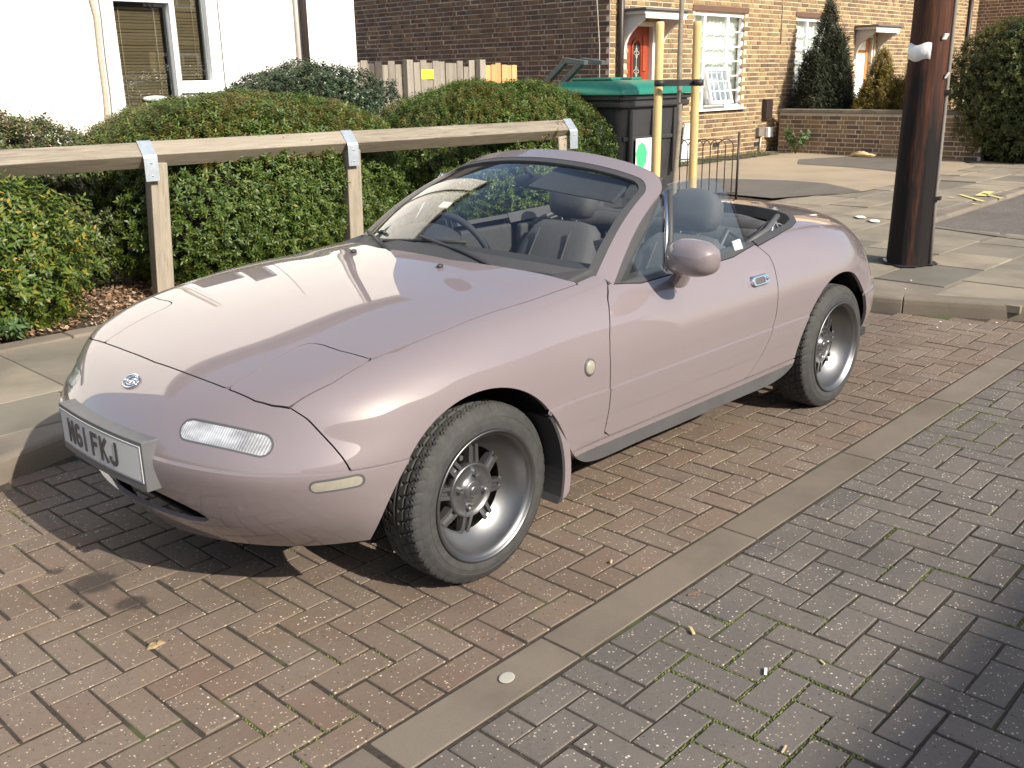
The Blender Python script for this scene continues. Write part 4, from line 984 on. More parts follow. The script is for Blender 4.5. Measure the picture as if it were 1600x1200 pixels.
# ---------------------------------------------------------------- staked sapling
for (pxl, d_, lab) in ((1031, 8.0, 'round pale timber tree stake strapped to the sapling, beside the bin'), (1092, 8.0, 'greener round timber tree stake by the lit house window')):
    top = CAM_POS+ray(pxl, 40)*d_
    o = MB().lathe([(0,1.84),(.028,1.84),(.034,1.832),(.035,1.8),(.036,.9),(.036,0)], 16).build('tree_stake', MATS['wood_stake'], None, (top[0], top[1], PZ-.03)); o.rotation_euler = (R_(random.uniform(-.6,.6)), 0, 0); tag(o, lab, 'stake', 'stakes holding the sapling')
s0, s1 = CAM_POS+ray(1031, 130)*8.0, CAM_POS+ray(1092, 130)*8.0
tr = CAM_POS+ray(1062, 100)*8.1
sap = empty('sapling', (tr[0], tr[1], PZ), 0, 'slender bare sapling trunk tied between two timber stakes', 'tree')
MB().tube([(0,0,-.03), (.01,-.01,.5), (-.012,.01,1.0), (.008,.004,1.5), (-.01,-.006,2.1), (.0,0,2.9)], [.026,.023,.022,.021,.019,.014], 10).build('trunk', MATS['wood_weathered'], sap)
m = MB()
for a in (.3, 1.8, 3.4, 5.0): m.tube([(0,0,2.3+a*.1), (math.cos(a)*.25, math.sin(a)*.25, 2.75+a*.1), (math.cos(a)*.4, math.sin(a)*.4, 3.3)], [.01,.007,.004], 6)
m.build('branches', MATS['twig'], sap)
MB().box((.0,.02,1.22), (.03,.012,.09)).build('label_tag', MATS['sticker_white'], sap, bevel=.003)
zt = s0[2]; m = MB(); dirv = (s1-s0)/np.linalg.norm(s1-s0); nrmv = np.array([-dirv[1], dirv[0], 0]); 
for off in (.037,):
    a = s0+nrmv*off; b = s1+nrmv*off; c_ = (s0+s1)/2+nrmv*.02
    for (p, q) in ((a-dirv*.04, c_), (c_, b+dirv*.04)):
        mid = (p+q)/2; L = np.linalg.norm((q-p)[:2]); m.box((mid[0], mid[1], zt-(.02 if p is a else 0)), (L, .006, .05), Matrix.Rotation(math.atan2((q-p)[1], (q-p)[0]), 3, 'Z'))
for p in (s0, s1): m.lathe([(.0385,-.026),(.0385,.026)], 14, (p[0], p[1], zt))
o = m.build('tree_tie', MATS['strap_black'], None); tag(o, 'black rubber strap tying the sapling to both stakes', 'strap')
o.modifiers.new('thick', 'SOLIDIFY').thickness = .003

# ---------------------------------------------------------------- bow-top railing
br = empty('bow_top_railing', (-7.04,-3.33,PZ), 0, 'low black bow top iron railing behind the staked sapling', 'railing')
L = 2.2; a_r = math.atan2(-3.773+3.329, -6.718+7.041); hgt = .70
dirr = Vector((math.cos(a_r), math.sin(a_r), 0))
MB().tube([(0,0,0),(0,0,hgt+.06)], .014, 8).build('end_post', MATS['iron_black'], br)
MB().tube([(0,0,hgt-.24), tuple(dirr*L+Vector((0,0,hgt-.24)))], .009, 6).build('rail', MATS['iron_black'], br)
MB().tube([(0,0,.08), tuple(dirr*L+Vector((0,0,.08)))], .009, 6).build('rail', MATS['iron_black'], br)
sp = .085; k = 0
hm = MB().tube([(0,0,.03),(0,0,hgt-.10)]+[(sp*(1-math.cos(t))*1.0, 0, hgt-.10+sp*math.sin(t)) for t in np.linspace(.2, math.pi-.2, 9)]+[(2*sp,0,hgt-.10),(2*sp,0,.03)], .0065, 6).mesh('hoop', MATS['iron_black'])
while .06+sp*k*1 < L-.2:
    o = bpy.data.objects.new('hoop', hm); link(o, br); v = dirr*(.06+sp*k); o.location = (v.x, v.y, 0); o.rotation_euler = (0, 0, a_r); k += 2 if False else 1
    if k > 24: break

# ---------------------------------------------------------------- telegraph pole
n = NT('pole_wood'); v = n.coord('Object', (14, 14, 1.1)); f = n.noise(v, 2.2, 6, .65, dist=.4); k_ = n.noise(n.coord('Object', (4, 4, .7)), 1.4, 4, .6)
c = n.ramp(f, [(.25, (.030, .014, .010)), (.5, (.085, .032, .018)), (.72, (.17, .062, .03)), (.9, (.26, .12, .06))])
tc = n.node('ShaderNodeSeparateXYZ'); n.link(n.coord('Object'), tc.inputs[0]); low = n.val(tc.outputs[2], 1.3, .42, .5, 2.0)
tarm = n.node('ShaderNodeMath', operation='MULTIPLY'); n.link(low, tarm.inputs[0]); n.link(n.val(k_, .25, 1.3, .36, .58), tarm.inputs[1]); tarm.use_clamp = True
n.set(color=n.mix(c, (.011, .009, .009), tarm.outputs[0]), rough=n.val(f, .55, .9)); n.b.inputs['Specular IOR Level'].default_value = .22; n.bump(f, .9, .010)
pb = on_z(1417, 412, PZ); pole = empty('wooden_pole', (pb[0], pb[1], PZ), 0, 'dark tarred wooden utility pole standing in the slabbed footway', 'pole')
prof = [(.158,-.1),(.158,.0),(.152,.03),(.148,.3),(.142,1.0),(.136,1.8),(.130,2.6),(.118,4.5),(.10,8.5)]; nn = 40
P = []; 
for r, z in [(np.interp(z, [q[1] for q in prof], [q[0] for q in prof]), z) for z in np.concatenate([np.linspace(-.1, 3, 50), np.linspace(3.2, 8.5, 20)])]:
    for k in range(nn):
        a = 2*math.pi*k/nn; rr = r*(1+.012*math.sin(9*a+z*.7)+.008*math.sin(17*a+1.3*z)+.02*math.sin(2*a+z*.4)); P.append((rr*math.cos(a), rr*math.sin(a), z))
F = [(i*nn+k, i*nn+(k+1) % nn, (i+1)*nn+(k+1) % nn, (i+1)*nn+k) for i in range(69) for k in range(nn)]
o = bpy.data.objects.new('shaft', raw_mesh('shaft', np.array(P), np.array(F), MATS['pole_wood'], True)); link(o, pole)
va = math.atan2(CAM_POS[1]-pb[1], CAM_POS[0]-pb[0])                       # direction back to the camera; conduit is on the pole's right flank
ca_ = va+R_(78)
pr = lambda z: float(np.interp(z, [q[1] for q in prof], [q[0] for q in prof]))
m = MB(); zs = np.linspace(.0, 8.3, 18)
for a_, b_ in zip(zs[:-1], zs[1:]):
    pass
m.tube([(math.cos(ca_)*(pr(z)+.012), math.sin(ca_)*(pr(z)+.006), z) for z in zs], .015, 8); m.build('conduit', MATS['grey_pipe'], pole)
for z in (.5, 1.25, 1.95, 2.5): MB().box((math.cos(ca_)*(pr(z)+.012), math.sin(ca_)*(pr(z)+.012), z), (.06,.06,.025), Matrix.Rotation(ca_, 3, 'Z')).build('saddle', MATS['iron_black'], pole)
m = MB(); z = 1.52
arc = [(math.cos(va+R_(t))*(pr(z)+.006), math.sin(va+R_(t))*(pr(z)+.006)) for t in np.linspace(-80, 5, 10)]
V = [(x, y, z+.055*(1 if h else -1)+.01*math.sin(i)) for i, (x, y) in enumerate(arc) for h in (0, 1)]; m.add(V, [(2*i, 2*i+2, 2*i+3, 2*i+1) for i in range(9)], True)
o = m.build('tape_wrap', MATS['sticker_white'], pole); o.modifiers.new('thick', 'SOLIDIFY').thickness = .003
for (t, z, s) in ((40, 1.62, .05), (62, 1.36, .05), (-72, .03, .03)):
    MB().box((math.cos(va+R_(t))*(pr(z)+.012), math.sin(va+R_(t))*(pr(z)+.012), z), (s,.008,s*.8), Matrix.Rotation(va+R_(t)+1.57+.3, 3, 'Z') @ Matrix.Rotation(.5, 3, 'X')).build('paper_scrap', MATS['sticker_white'], pole)
# tar bled on to the slabs round its foot
poly = [(pb[0]+math.cos(a)*(.19+.03*math.sin(5*a)+.012*math.sin(11*a)), pb[1]+math.sin(a)*(.21+.04*math.sin(3*a+1)+.015*math.sin(13*a))) for a in np.linspace(0, 2*math.pi, 40, endpoint=False)]
plain('tar', (.022, .018, .022), .7, var=.3)
o = sheet('tar_stain', poly, PZ+.0125, 'tar'); del o['kind']; tag(o, 'dark tar stain on the slabs round the foot of the wooden pole', 'stain')
# odd things on the driveway and the slabs
p = on_x(1352, 244, -13.5); m = MB().ellipsoid((0,0,.02), (.11,.22,.06), 12, 6); m.v = [(a+random.uniform(-.03,.03), b+random.uniform(-.03,.03), max(0, c_+random.uniform(-.02,.02))) for a, b, c_ in m.v]
o = m.build('litter_bag', MATS['straw'], None, (-13.4, p[1], PZ+.012)); tag(o, 'crumpled orange brown litter at the foot of the garden wall', 'litter')
for k, (a, b) in enumerate(((1344, 341), (1366, 347))):
    lab_ = ('crumpled white paper scrap on the slabs, the one nearer the car', 'crumpled white paper scrap on the slabs, the one nearer the pole')[k]
    p = on_z(a, b, PZ); m = MB().ellipsoid((0,0,.006), (.09,.05,.007), 12, 6); m.v = [(x+random.uniform(-.015,.015), y+random.uniform(-.015,.015), max(0, z)) for x, y, z in m.v]
    o = m.build('paper_scrap', MATS['paper_white'], None, (p[0], p[1], PZ+.008), .6); tag(o, lab_, 'litter', 'white paper scraps on the slabs')
pw = on_y(1077, 212, HY+.1); o = MB().box((0,0,.0), (.36,.03,.62), Matrix.Rotation(R_(-6), 3, 'X')).build('white_board', MATS['upvc'], None, (pw[0], HY+.09, .42), bevel=.004); tag(o, 'plain white board leaning against the lit house front', 'board')
for k in range(9):
    a, b = random.uniform(1360, 1590), random.uniform(425, 520); z = PZ+.01 if b < 455 else .004
    if 455 <= b < 500: continue
    p = on_z(a, b, z); m = MB().box((0,0,.003), (random.uniform(.006,.014), random.uniform(.005,.010), .003)); o = m.build('white_chip', MATS['paper_white'], None, (p[0], p[1], z), random.uniform(0,3)); tag(o, 'tiny white chip on the slabs and pavers near the pole', 'litter', 'white chips near the pole')
# ---------------------------------------------------------------- car body surface (control net)
NET = [
 # each row: lateral curve from the centreline (first) round to the lower edge (last), x,y,z in metres
 [(1.80,0,.19),(1.775,.22,.20),(1.73,.38,.213),(1.68,.50,.225),(1.625,.60,.24),(1.565,.68,.255),(1.51,.735,.265),(1.45,.76,.275),(1.38,.775,.285)],
 [(1.885,0,.30),(1.865,.22,.30),(1.81,.42,.31),(1.75,.55,.325),(1.68,.65,.335),(1.61,.72,.345),(1.54,.765,.35),(1.46,.79,.35),(1.38,.80,.345)],
 [(1.925,0,.43),(1.91,.25,.43),(1.85,.46,.435),(1.785,.59,.44),(1.71,.68,.445),(1.635,.745,.45),(1.55,.785,.45),(1.46,.808,.445),(1.37,.815,.42)],
 [(1.935,0,.51),(1.92,.26,.51),(1.857,.485,.51),(1.79,.605,.512),(1.715,.69,.513),(1.635,.75,.513),(1.545,.79,.512),(1.45,.813,.505),(1.35,.82,.47)],
 [(1.90,0,.585),(1.88,.25,.585),(1.825,.455,.583),(1.76,.572,.58),(1.69,.66,.578),(1.61,.727,.575),(1.52,.777,.57),(1.42,.81,.56),(1.31,.825,.51)],
 [(1.83,0,.648),(1.82,.23,.647),(1.785,.42,.648),(1.735,.54,.648),(1.675,.635,.646),(1.595,.712,.636),(1.485,.772,.618),(1.37,.812,.588),(1.265,.83,.537)],
 [(1.745,0,.697),(1.738,.21,.692),(1.718,.38,.69),(1.69,.50,.69),(1.64,.61,.692),(1.55,.695,.688),(1.44,.76,.67),(1.33,.81,.63),(1.225,.832,.565)],
 [(1.585,0,.752),(1.58,.22,.748),(1.56,.40,.745),(1.535,.53,.742),(1.49,.635,.741),(1.415,.717,.728),(1.315,.78,.695),(1.235,.818,.645),(1.168,.834,.58)],
 [(1.37,0,.803),(1.368,.22,.798),(1.355,.41,.789),(1.34,.55,.781),(1.305,.65,.775),(1.255,.735,.754),(1.195,.795,.708),(1.148,.824,.65),(1.112,.836,.585)],
 [(1.13,0,.843),(1.13,.22,.838),(1.125,.42,.826),(1.118,.575,.812),(1.105,.675,.799),(1.09,.752,.767),(1.074,.804,.71),(1.062,.829,.647),(1.05,.837,.585)],
 [(.95,0,.864),(.95,.22,.859),(.95,.42,.846),(.948,.58,.83),(.945,.68,.807),(.94,.753,.769),(.935,.805,.702),(.93,.831,.62),(.92,.839,.53)],
 [(.83,0,.877),(.83,.22,.87),(.83,.42,.854),(.83,.585,.834),(.83,.683,.808),(.83,.753,.768),(.828,.806,.695),(.825,.833,.575),(.82,.832,.40)],
 [(.70,0,.889),(.70,.22,.883),(.70,.42,.868),(.70,.585,.846),(.70,.685,.815),(.70,.753,.772),(.70,.806,.69),(.70,.835,.54),(.70,.80,.26)],
 [(.45,0,.90),(.45,.22,.896),(.45,.42,.882),(.45,.60,.857),(.45,.695,.823),(.45,.755,.775),(.45,.806,.69),(.45,.836,.54),(.45,.80,.255)],
 [(.18,0,.905),(.18,.22,.90),(.18,.42,.886),(.18,.605,.86),(.18,.70,.827),(.18,.757,.776),(.18,.806,.69),(.18,.836,.54),(.18,.80,.25)],
 [(-.10,0,.905),(-.10,.22,.90),(-.10,.42,.887),(-.10,.607,.862),(-.10,.702,.83),(-.10,.757,.778),(-.10,.806,.69),(-.10,.836,.54),(-.10,.80,.25)],
 [(-.38,0,.905),(-.38,.22,.90),(-.38,.42,.888),(-.38,.607,.865),(-.38,.702,.833),(-.38,.757,.782),(-.38,.807,.692),(-.38,.837,.545),(-.38,.80,.25)],
 [(-.66,0,.90),(-.66,.22,.897),(-.66,.42,.888),(-.66,.605,.868),(-.66,.70,.838),(-.66,.757,.786),(-.66,.809,.695),(-.66,.838,.55),(-.66,.80,.26)],
 [(-.80,0,.897),(-.80,.22,.895),(-.80,.42,.886),(-.80,.602,.868),(-.80,.697,.84),(-.80,.756,.788),(-.80,.81,.70),(-.80,.838,.575),(-.79,.83,.40)],
 [(-.93,0,.894),(-.93,.22,.892),(-.93,.42,.884),(-.93,.597,.867),(-.928,.693,.838),(-.925,.756,.788),(-.92,.81,.71),(-.915,.836,.615),(-.905,.838,.53)],
 [(-1.13,0,.886),(-1.13,.22,.884),(-1.13,.42,.876),(-1.125,.585,.86),(-1.12,.685,.83),(-1.11,.753,.783),(-1.10,.807,.715),(-1.09,.832,.645),(-1.085,.837,.585)],
 [(-1.38,0,.872),(-1.375,.22,.869),(-1.36,.42,.858),(-1.335,.568,.838),(-1.305,.668,.806),(-1.27,.738,.764),(-1.235,.793,.705),(-1.205,.82,.645),(-1.18,.83,.58)],
 [(-1.60,0,.852),(-1.585,.22,.849),(-1.545,.41,.835),(-1.50,.55,.812),(-1.45,.648,.78),(-1.40,.718,.737),(-1.345,.773,.68),(-1.29,.807,.625),(-1.25,.82,.56)],
 [(-1.79,0,.822),(-1.77,.22,.818),(-1.715,.40,.802),(-1.65,.53,.778),(-1.58,.625,.745),(-1.51,.697,.70),(-1.44,.757,.645),(-1.37,.80,.585),(-1.31,.815,.53)],
 [(-1.895,0,.765),(-1.87,.22,.76),(-1.805,.41,.745),(-1.73,.54,.72),(-1.65,.635,.688),(-1.567,.71,.645),(-1.485,.765,.595),(-1.41,.80,.54),(-1.34,.815,.49)],
 [(-1.935,0,.66),(-1.91,.22,.657),(-1.85,.41,.645),(-1.775,.545,.63),(-1.69,.645,.60),(-1.60,.72,.565),(-1.51,.772,.53),(-1.43,.80,.49),(-1.36,.81,.45)],
 [(-1.965,0,.52),(-1.94,.25,.52),(-1.87,.45,.515),(-1.79,.58,.505),(-1.70,.675,.495),(-1.61,.74,.48),(-1.52,.78,.455),(-1.44,.80,.43),(-1.37,.808,.40)],
 [(-1.95,0,.38),(-1.925,.25,.38),(-1.855,.45,.378),(-1.775,.575,.372),(-1.69,.665,.365),(-1.60,.73,.36),(-1.52,.765,.35),(-1.45,.785,.345),(-1.38,.79,.34)],
 [(-1.86,0,.27),(-1.84,.24,.27),(-1.78,.42,.27),(-1.71,.54,.27),(-1.635,.625,.27),(-1.56,.685,.27),(-1.49,.725,.272),(-1.43,.75,.275),(-1.38,.76,.28)],
]

def bspline_grid(P, su, sv):
    """quasi-interpolating uniform cubic B-spline surface through the net P[u,v,3]"""
    def ext(A):
        return np.concatenate([2*A[:1]-A[1:2], A, 2*A[-1:]-A[-2:-1]], 0)
    def sharpen(A):
        for k in range(1):
            E_ = ext(A)
            A = A + (A - (E_[:-2]+4*E_[1:-1]+E_[2:])/6)
        return A
    def evalu(A, s):
        n = len(A); E_ = ext(A); E_ = np.concatenate([2*E_[:1]-E_[1:2], E_, 2*E_[-1:]-E_[-2:-1]], 0)
        t = np.linspace(0, n-1, (n-1)*s+1); i = np.minimum(t.astype(int), n-2); f = t-i
        f = f.reshape((-1,)+(1,)*(A.ndim-1))
        b0=(1-f)**3/6; b1=(3*f**3-6*f**2+4)/6; b2=(-3*f**3+3*f**2+3*f+1)/6; b3=f**3/6
        return b0*E_[i+1]+b1*E_[i+2]+b2*E_[i+3]+b3*E_[i+4]
    P = sharpen(P); P = evalu(P, su)
    P = np.swapaxes(P, 0, 1); P = sharpen(P); P = evalu(P, sv)
    return np.swapaxes(P, 0, 1)

def body_surface(su=9, sv=9):
    A = np.array(NET, float)
    full = np.concatenate([A[:, :0:-1]*np.array([1,-1,1]), A], 1)     # right side, centre, left side
    G = bspline_grid(full, su, sv)
    nu, nv = G.shape[:2]
    du = np.gradient(G, axis=0); dv = np.gradient(G, axis=1)
    N = np.cross(du, dv); N /= np.linalg.norm(N, axis=2, keepdims=True)+1e-12
    # outward: top of the hood must point up
    if N[nu//3, nv//2, 2] < 0: N = -N
    idx = np.arange(nu*nv).reshape(nu, nv)
    a, b, c, d = idx[:-1,:-1].ravel(), idx[1:,:-1].ravel(), idx[1:,1:].ravel(), idx[:-1,1:].ravel()
    T = np.concatenate([np.stack([a,b,c],1), np.stack([a,c,d],1)])
    V = G.reshape(-1,3); N = N.reshape(-1,3)
    fn = np.cross(V[T[:,1]]-V[T[:,0]], V[T[:,2]]-V[T[:,0]])
    if (np.einsum('ij,ij->i', fn, N[T[:,0]])).mean() < 0: T = T[:, ::-1]
    return V, N, T
# ---------------------------------------------------------------- trimming the body surface into panels
def clip(V, N, T, f, keep_neg=False):
    """cut triangles where f crosses zero; returns V, N, T_pos, T_neg, sharing the new vertices"""
    f = np.where(np.abs(f) < 1e-7, 1e-7, f); s = f > 0; cnt = s[T].sum(1)
    pos = [T[cnt == 3]]; neg = [T[cnt == 0]]; newV, newN = [], []; keys = {}
    base = len(V)
    for c_, grp in ((1, pos), (2, neg)):
        M = T[cnt == c_]
        if len(M) == 0: continue
        lone = s[M] if c_ == 1 else ~s[M]                                # the single vertex on its own side
        k = lone.argmax(1); r = np.arange(len(M)); A, B, C = M[r, k], M[r, (k+1) % 3], M[r, (k+2) % 3]
        for a, b, c in zip(A, B, C):
            ids = []
            for u, w in ((a, b), (a, c)):
                key = (u, w) if u < w else (w, u)
                if key not in keys:
                    t = f[u]/(f[u]-f[w]); keys[key] = base+len(newV); newV.append(V[u]+(V[w]-V[u])*t); nn = N[u]+(N[w]-N[u])*t; newN.append(nn/(np.linalg.norm(nn)+1e-12))
                ids.append(keys[key])
            p, q = ids; tri = np.array([[a, p, q]]); quad = np.array([[p, b, c], [p, c, q]])
            if c_ == 1: pos.append(tri); neg.append(quad)
            else: neg.append(tri); pos.append(quad)
    if newV: V = np.concatenate([V, np.array(newV)]); N = np.concatenate([N, np.array(newN)])
    return V, N, np.concatenate(pos), np.concatenate(neg)
def sdf(P2, poly):
    """signed distance to a closed polygon, negative inside"""
    poly = np.asarray(poly, float); d = np.full(len(P2), 1e9); ins = np.zeros(len(P2), bool); n = len(poly)
    for i in range(n):
        a, b = poly[i], poly[(i+1) % n]; e = b-a; w = P2-a; t = np.clip((w@e)/max(e@e, 1e-12), 0, 1); d = np.minimum(d, np.hypot(*(w-t[:, None]*e).T))
        c = ((a[1] > P2[:, 1]) != (b[1] > P2[:, 1]))
        if abs(b[1]-a[1]) > 1e-12: ins ^= c & (P2[:, 0] < (b[0]-a[0])*(P2[:, 1]-a[1])/(b[1]-a[1])+a[0])
    return np.where(ins, -d, d)
def smooth_poly(pts, n=8):
    pts = np.array(pts, float); m = len(pts); out = []
    for i in range(m):
        p0, p1, p2, p3 = pts[(i-1) % m], pts[i], pts[(i+1) % m], pts[(i+2) % m]
        for t in np.linspace(0, 1, n, endpoint=False): out.append(.5*((2*p1)+(-p0+p2)*t+(2*p0-5*p1+4*p2-p3)*t*t+(-p0+3*p1-3*p2+p3)*t**3))
    return np.array(out)
def panel(name, V, N, T, mat, parent, flange=.014, off=0., flat=None, mirror=False, thick=0.):
    """mesh object from a trimmed patch: edges get a return flange inwards; shading normals come from the smooth surface"""
    if len(T) == 0: return None
    used = np.unique(T); mp = np.full(len(V), -1); mp[used] = np.arange(len(used)); v = V[used]+N[used]*off; nn = N[used]; t = mp[T]
    # drop degenerate triangles
    ar = np.linalg.norm(np.cross(v[t[:,1]]-v[t[:,0]], v[t[:,2]]-v[t[:,0]]), axis=1); t = t[ar > 1e-10]
    E = np.sort(np.concatenate([t[:, [0,1]], t[:, [1,2]], t[:, [2,0]]]), 1); D = np.concatenate([t[:, [0,1]], t[:, [1,2]], t[:, [2,0]]])
    _, inv, cnt = np.unique(E, axis=0, return_inverse=True, return_counts=True); bnd = D[cnt[inv.ravel()] == 1]
    nv = len(v); allv = v; tris = t
    norms = nn[t].reshape(-1, 3)
    if flange and len(bnd):
        bi = np.unique(bnd); m2 = np.full(nv, -1); m2[bi] = np.arange(len(bi)); low = v[bi]-nn[bi]*flange
        allv = np.concatenate([v, low]); a, b = bnd[:, 0], bnd[:, 1]; a2, b2 = nv+m2[a], nv+m2[b]
        ft = np.concatenate([np.stack([b, a, a2], 1), np.stack([b, a2, b2], 1)]); fn = np.cross(allv[ft[:,1]]-allv[ft[:,0]], allv[ft[:,2]]-allv[ft[:,0]]); fn /= np.linalg.norm(fn, axis=1, keepdims=True)+1e-12
        tris = np.concatenate([t, ft]); norms = np.concatenate([norms, np.repeat(fn, 3, 0)])
    me = raw_mesh(name, allv, tris, mat, True); me.normals_split_custom_set(norms.tolist())
    o = bpy.data.objects.new(name, me); link(o, parent); return o

# ---------------------------------------------------------------- car materials
def car_paint(name, col):
    n = NT(name); v = n.coord(); f = n.noise(v, 3.0, 5); d = n.noise(v, 900, 1)
    c = n.mix(tuple(x*.95 for x in col), tuple(x*1.04 for x in col), f); n.set(color=c, rough=.5); n.link(n.val(n.noise(v, 5, 6, .7), .006, .024, .35, .7), n.b.inputs['Coat Roughness'])
    n.b.inputs['Coat Weight'].default_value = 1.0; n.b.inputs['Coat IOR'].default_value = 1.75
    n.b.inputs['Specular IOR Level'].default_value = .12
    n.bump(n.noise(v, 240, 2), .004, .001); return n.m
car_paint('car_paint', (.208, .174, .180))
plain('trim_black', (.03, .03, .032), .5, var=.2, scale=14)
plain('trim_grey', (.085, .085, .088), .55, var=.25, scale=9)
plain('seal_rubber', (.05, .05, .052), .6, var=.2)
plain('underbody', (.028, .028, .028), .9)
plain('interior_dark', (.05, .05, .052), .75, var=.25, scale=30, bump=.15)
plain('interior_mid', (.075, .075, .078), .8, var=.2, scale=40, bump=.2)
plain('hood_cloth', (.06, .06, .062), .9, var=.3, scale=18, bump=.5)
plain('chrome', (.75, .76, .78), .12, 1.0, var=.05)
plain('satin_silver', (.20, .202, .206), .42, 1.0, var=.06, scale=6)
plain('gunmetal', (.17, .17, .175), .36, .8, var=.12)
plain('brake_disc', (.25, .24, .23), .5, .8, var=.2)
plain('plate_white', (.54, .54, .525), .42, var=.03)
plain('plate_frame', (.105, .106, .11), .5, var=.12)
plain('letter_black', (.045, .045, .047), .45, var=.1)
plain('lens_amber', (.30, .28, .23), .3, var=.15, scale=60)
n = NT('rubber'); v = n.coord(); f = n.noise(v, 40, 4); n.set(color=n.ramp(f, [(.3, (.032, .032, .032)), (.7, (.052, .051, .05))]), rough=.78); n.bump(f, .2, .002)
n = NT('lamp_lens'); v = n.coord('Object'); w = n.node('ShaderNodeTexWave'); w.inputs['Scale'].default_value = 42; w.bands_direction = 'Y'; n.link(v, w.inputs['Vector'])
sx = n.node('ShaderNodeSeparateXYZ'); n.link(v, sx.inputs[0]); ab = n.node('ShaderNodeMath', operation='ABSOLUTE'); n.link(sx.outputs[1], ab.inputs[0]); msk = n.val(ab.outputs[0], .12, 1., .50, .54)
fw = n.node('ShaderNodeMath', operation='MULTIPLY'); n.link(w.outputs['Fac'], fw.inputs[0]); n.link(msk, fw.inputs[1])
base_ = n.ramp(n.noise(n.coord('Object', (9, 9, 22)), 1.2, 2), [(.3, (.22, .22, .215)), (.5, (.5, .5, .49)), (.7, (.78, .78, .77))]); n.set(color=n.mix(base_, (.30, .30, .29), n.val(fw.outputs[0], 0, .6)), rough=.16, metal=.3); n.b.inputs['Coat Weight'].default_value = 1.; n.bump(w.outputs['Fac'], .5, .003)
thin_glass('screen_glass', (.80, .83, .82), .02)
thin_glass('side_glass', (.90, .92, .91), .0)

# ---------------------------------------------------------------- body panels
car = empty('roadster_car', (0,0,0), 0, 'dusty pink two seat open roadster parked on the brick paved bay', 'car')
V0, N0, T0 = body_surface(9, 9)
GAP = .0022
# plan outlines (x, y) of the left half, mirrored
side_h = [(.555,.667),(.70,.668),(.884,.669),(1.164,.673),(1.303,.662),(1.431,.647)]
hood_half = [(.715,0),(.712,.2),(.645,.44),(.585,.62)]+side_h+[(1.452,.528),(1.455,.45),(1.466,.408),(1.50,.392),(1.558,.394),(1.644,.392),(1.732,.383),(1.742,.2),(1.75,0)]
hood_poly = hood_half+[(x, -y) for x, y in hood_half[::-1][1:-1]]
lid_l = [(1.431,.647),(1.452,.528),(1.455,.45),(1.466,.408),(1.50,.392),(1.558,.394),(1.644,.392),(1.732,.383),(1.722,.503),(1.705,.56),(1.681,.605),(1.562,.642)]
lid_r = [(x, -y) for x, y in lid_l]
glass_base = [(.625,0),(.618,.2),(.575,.42),(.49,.60),(.44,.672)]                                  # windscreen foot
open_half = [(.645,0),(.637,.2),(.585,.42),(.485,.585),(.41,.66),(.32,.697),(.0,.700),(-.30,.700),(-.52,.690),(-.70,.668),(-.88,.636),(-.99,.597),(-1.08,.535),(-1.15,.45),(-1.20,.30),(-1.22,0)]
open_poly = open_half+[(x, -y) for x, y in open_half[::-1][1:-1]]
door_side = [(.445,.90),(.445,.823),(.506,.782),(.541,.733),(.572,.68),(.587,.629),(.592,.56),(.591,.505),(.591,.429),(.600,.36),(.604,.327),(-.29,.327),(-.324,.334),(-.365,.366),(-.411,.412),(-.445,.458),(-.469,.506),(-.488,.555),(-.499,.607),(-.515,.66),(-.525,.705),(-.538,.75),(-.540,.785),(-.52,.81),(-.505,.828),(-.505,.90)]
boot_half = [(-1.27,0),(-1.265,.25),(-1.24,.42),(-1.26,.475),(-1.45,.50),(-1.66,.47),(-1.80,.40),(-1.90,.36),(-1.92,.2),(-1.925,0)]
boot_poly = boot_half+[(x, -y) for x, y in boot_half[::-1][1:-1]]
XFF = (np.array([.45,.507,.522,.542,.571,.607,.64,.666,.70]), np.array([1.612,1.613,1.616,1.621,1.631,1.647,1.661,1.681,1.71]))
def fields(V):
    ay = np.abs(V[:, 1]); P = V[:, :2]; S = V[:, [0, 2]]
    F = {}
    F['hood'] = sdf(P, hood_poly)+np.where(V[:, 2] < .6, 1., 0)
    F['lid'] = np.minimum(sdf(P, lid_l), sdf(P, lid_r))+np.where(V[:, 2] < .55, 1., 0)
    F['open'] = sdf(P, open_poly)+np.where(V[:, 2] < .7, 1., 0)
    F['door'] = sdf(S, door_side)+np.where(ay < .45, 1., 0)
    F['boot'] = sdf(P, boot_poly)+np.where(V[:, 2] < .62, 1., 0)
    f1 = V[:, 0]-np.interp(V[:, 2], *XFF); f2 = np.where(V[:, 0] > 1.15, .507-V[:, 2], -1.)
    F['fas'] = -np.maximum(f1, f2)                                        # negative inside the fascia
    r1 = -1.62-V[:, 0]+np.clip((V[:, 2]-.50)*.4, -.1, .1); r2 = np.where(V[:, 0] < -1.2, .50-V[:, 2], -1.); F['rear'] = -np.where(V[:, 2] > .62, -1., np.maximum(r1*np.where(V[:, 2] < .6, 1, 0)-(V[:, 2] >= .6), r2))
    F['archF'] = np.where(ay > .55, .355-np.hypot(V[:, 0]-1.175, V[:, 2]-.283), -1.)      # positive inside the arch
    F['archR'] = np.where(ay > .55, .360-np.hypot(V[:, 0]+1.062, V[:, 2]-.288), -1.)
    F['cowl'] = sdf(P, [(.70+.02,-.0)]) if False else None
    return F
def trim(V, N, T, conds):
    """conds: list of functions of V giving a field that must stay positive"""
    for fn in conds:
        if len(T) == 0: break
        V, N, T, _ = clip(V, N, T, fn(V))
    return V, N, T
G = lambda key, sgn, d=GAP: (lambda V: sgn*fields(V)[key]-d)
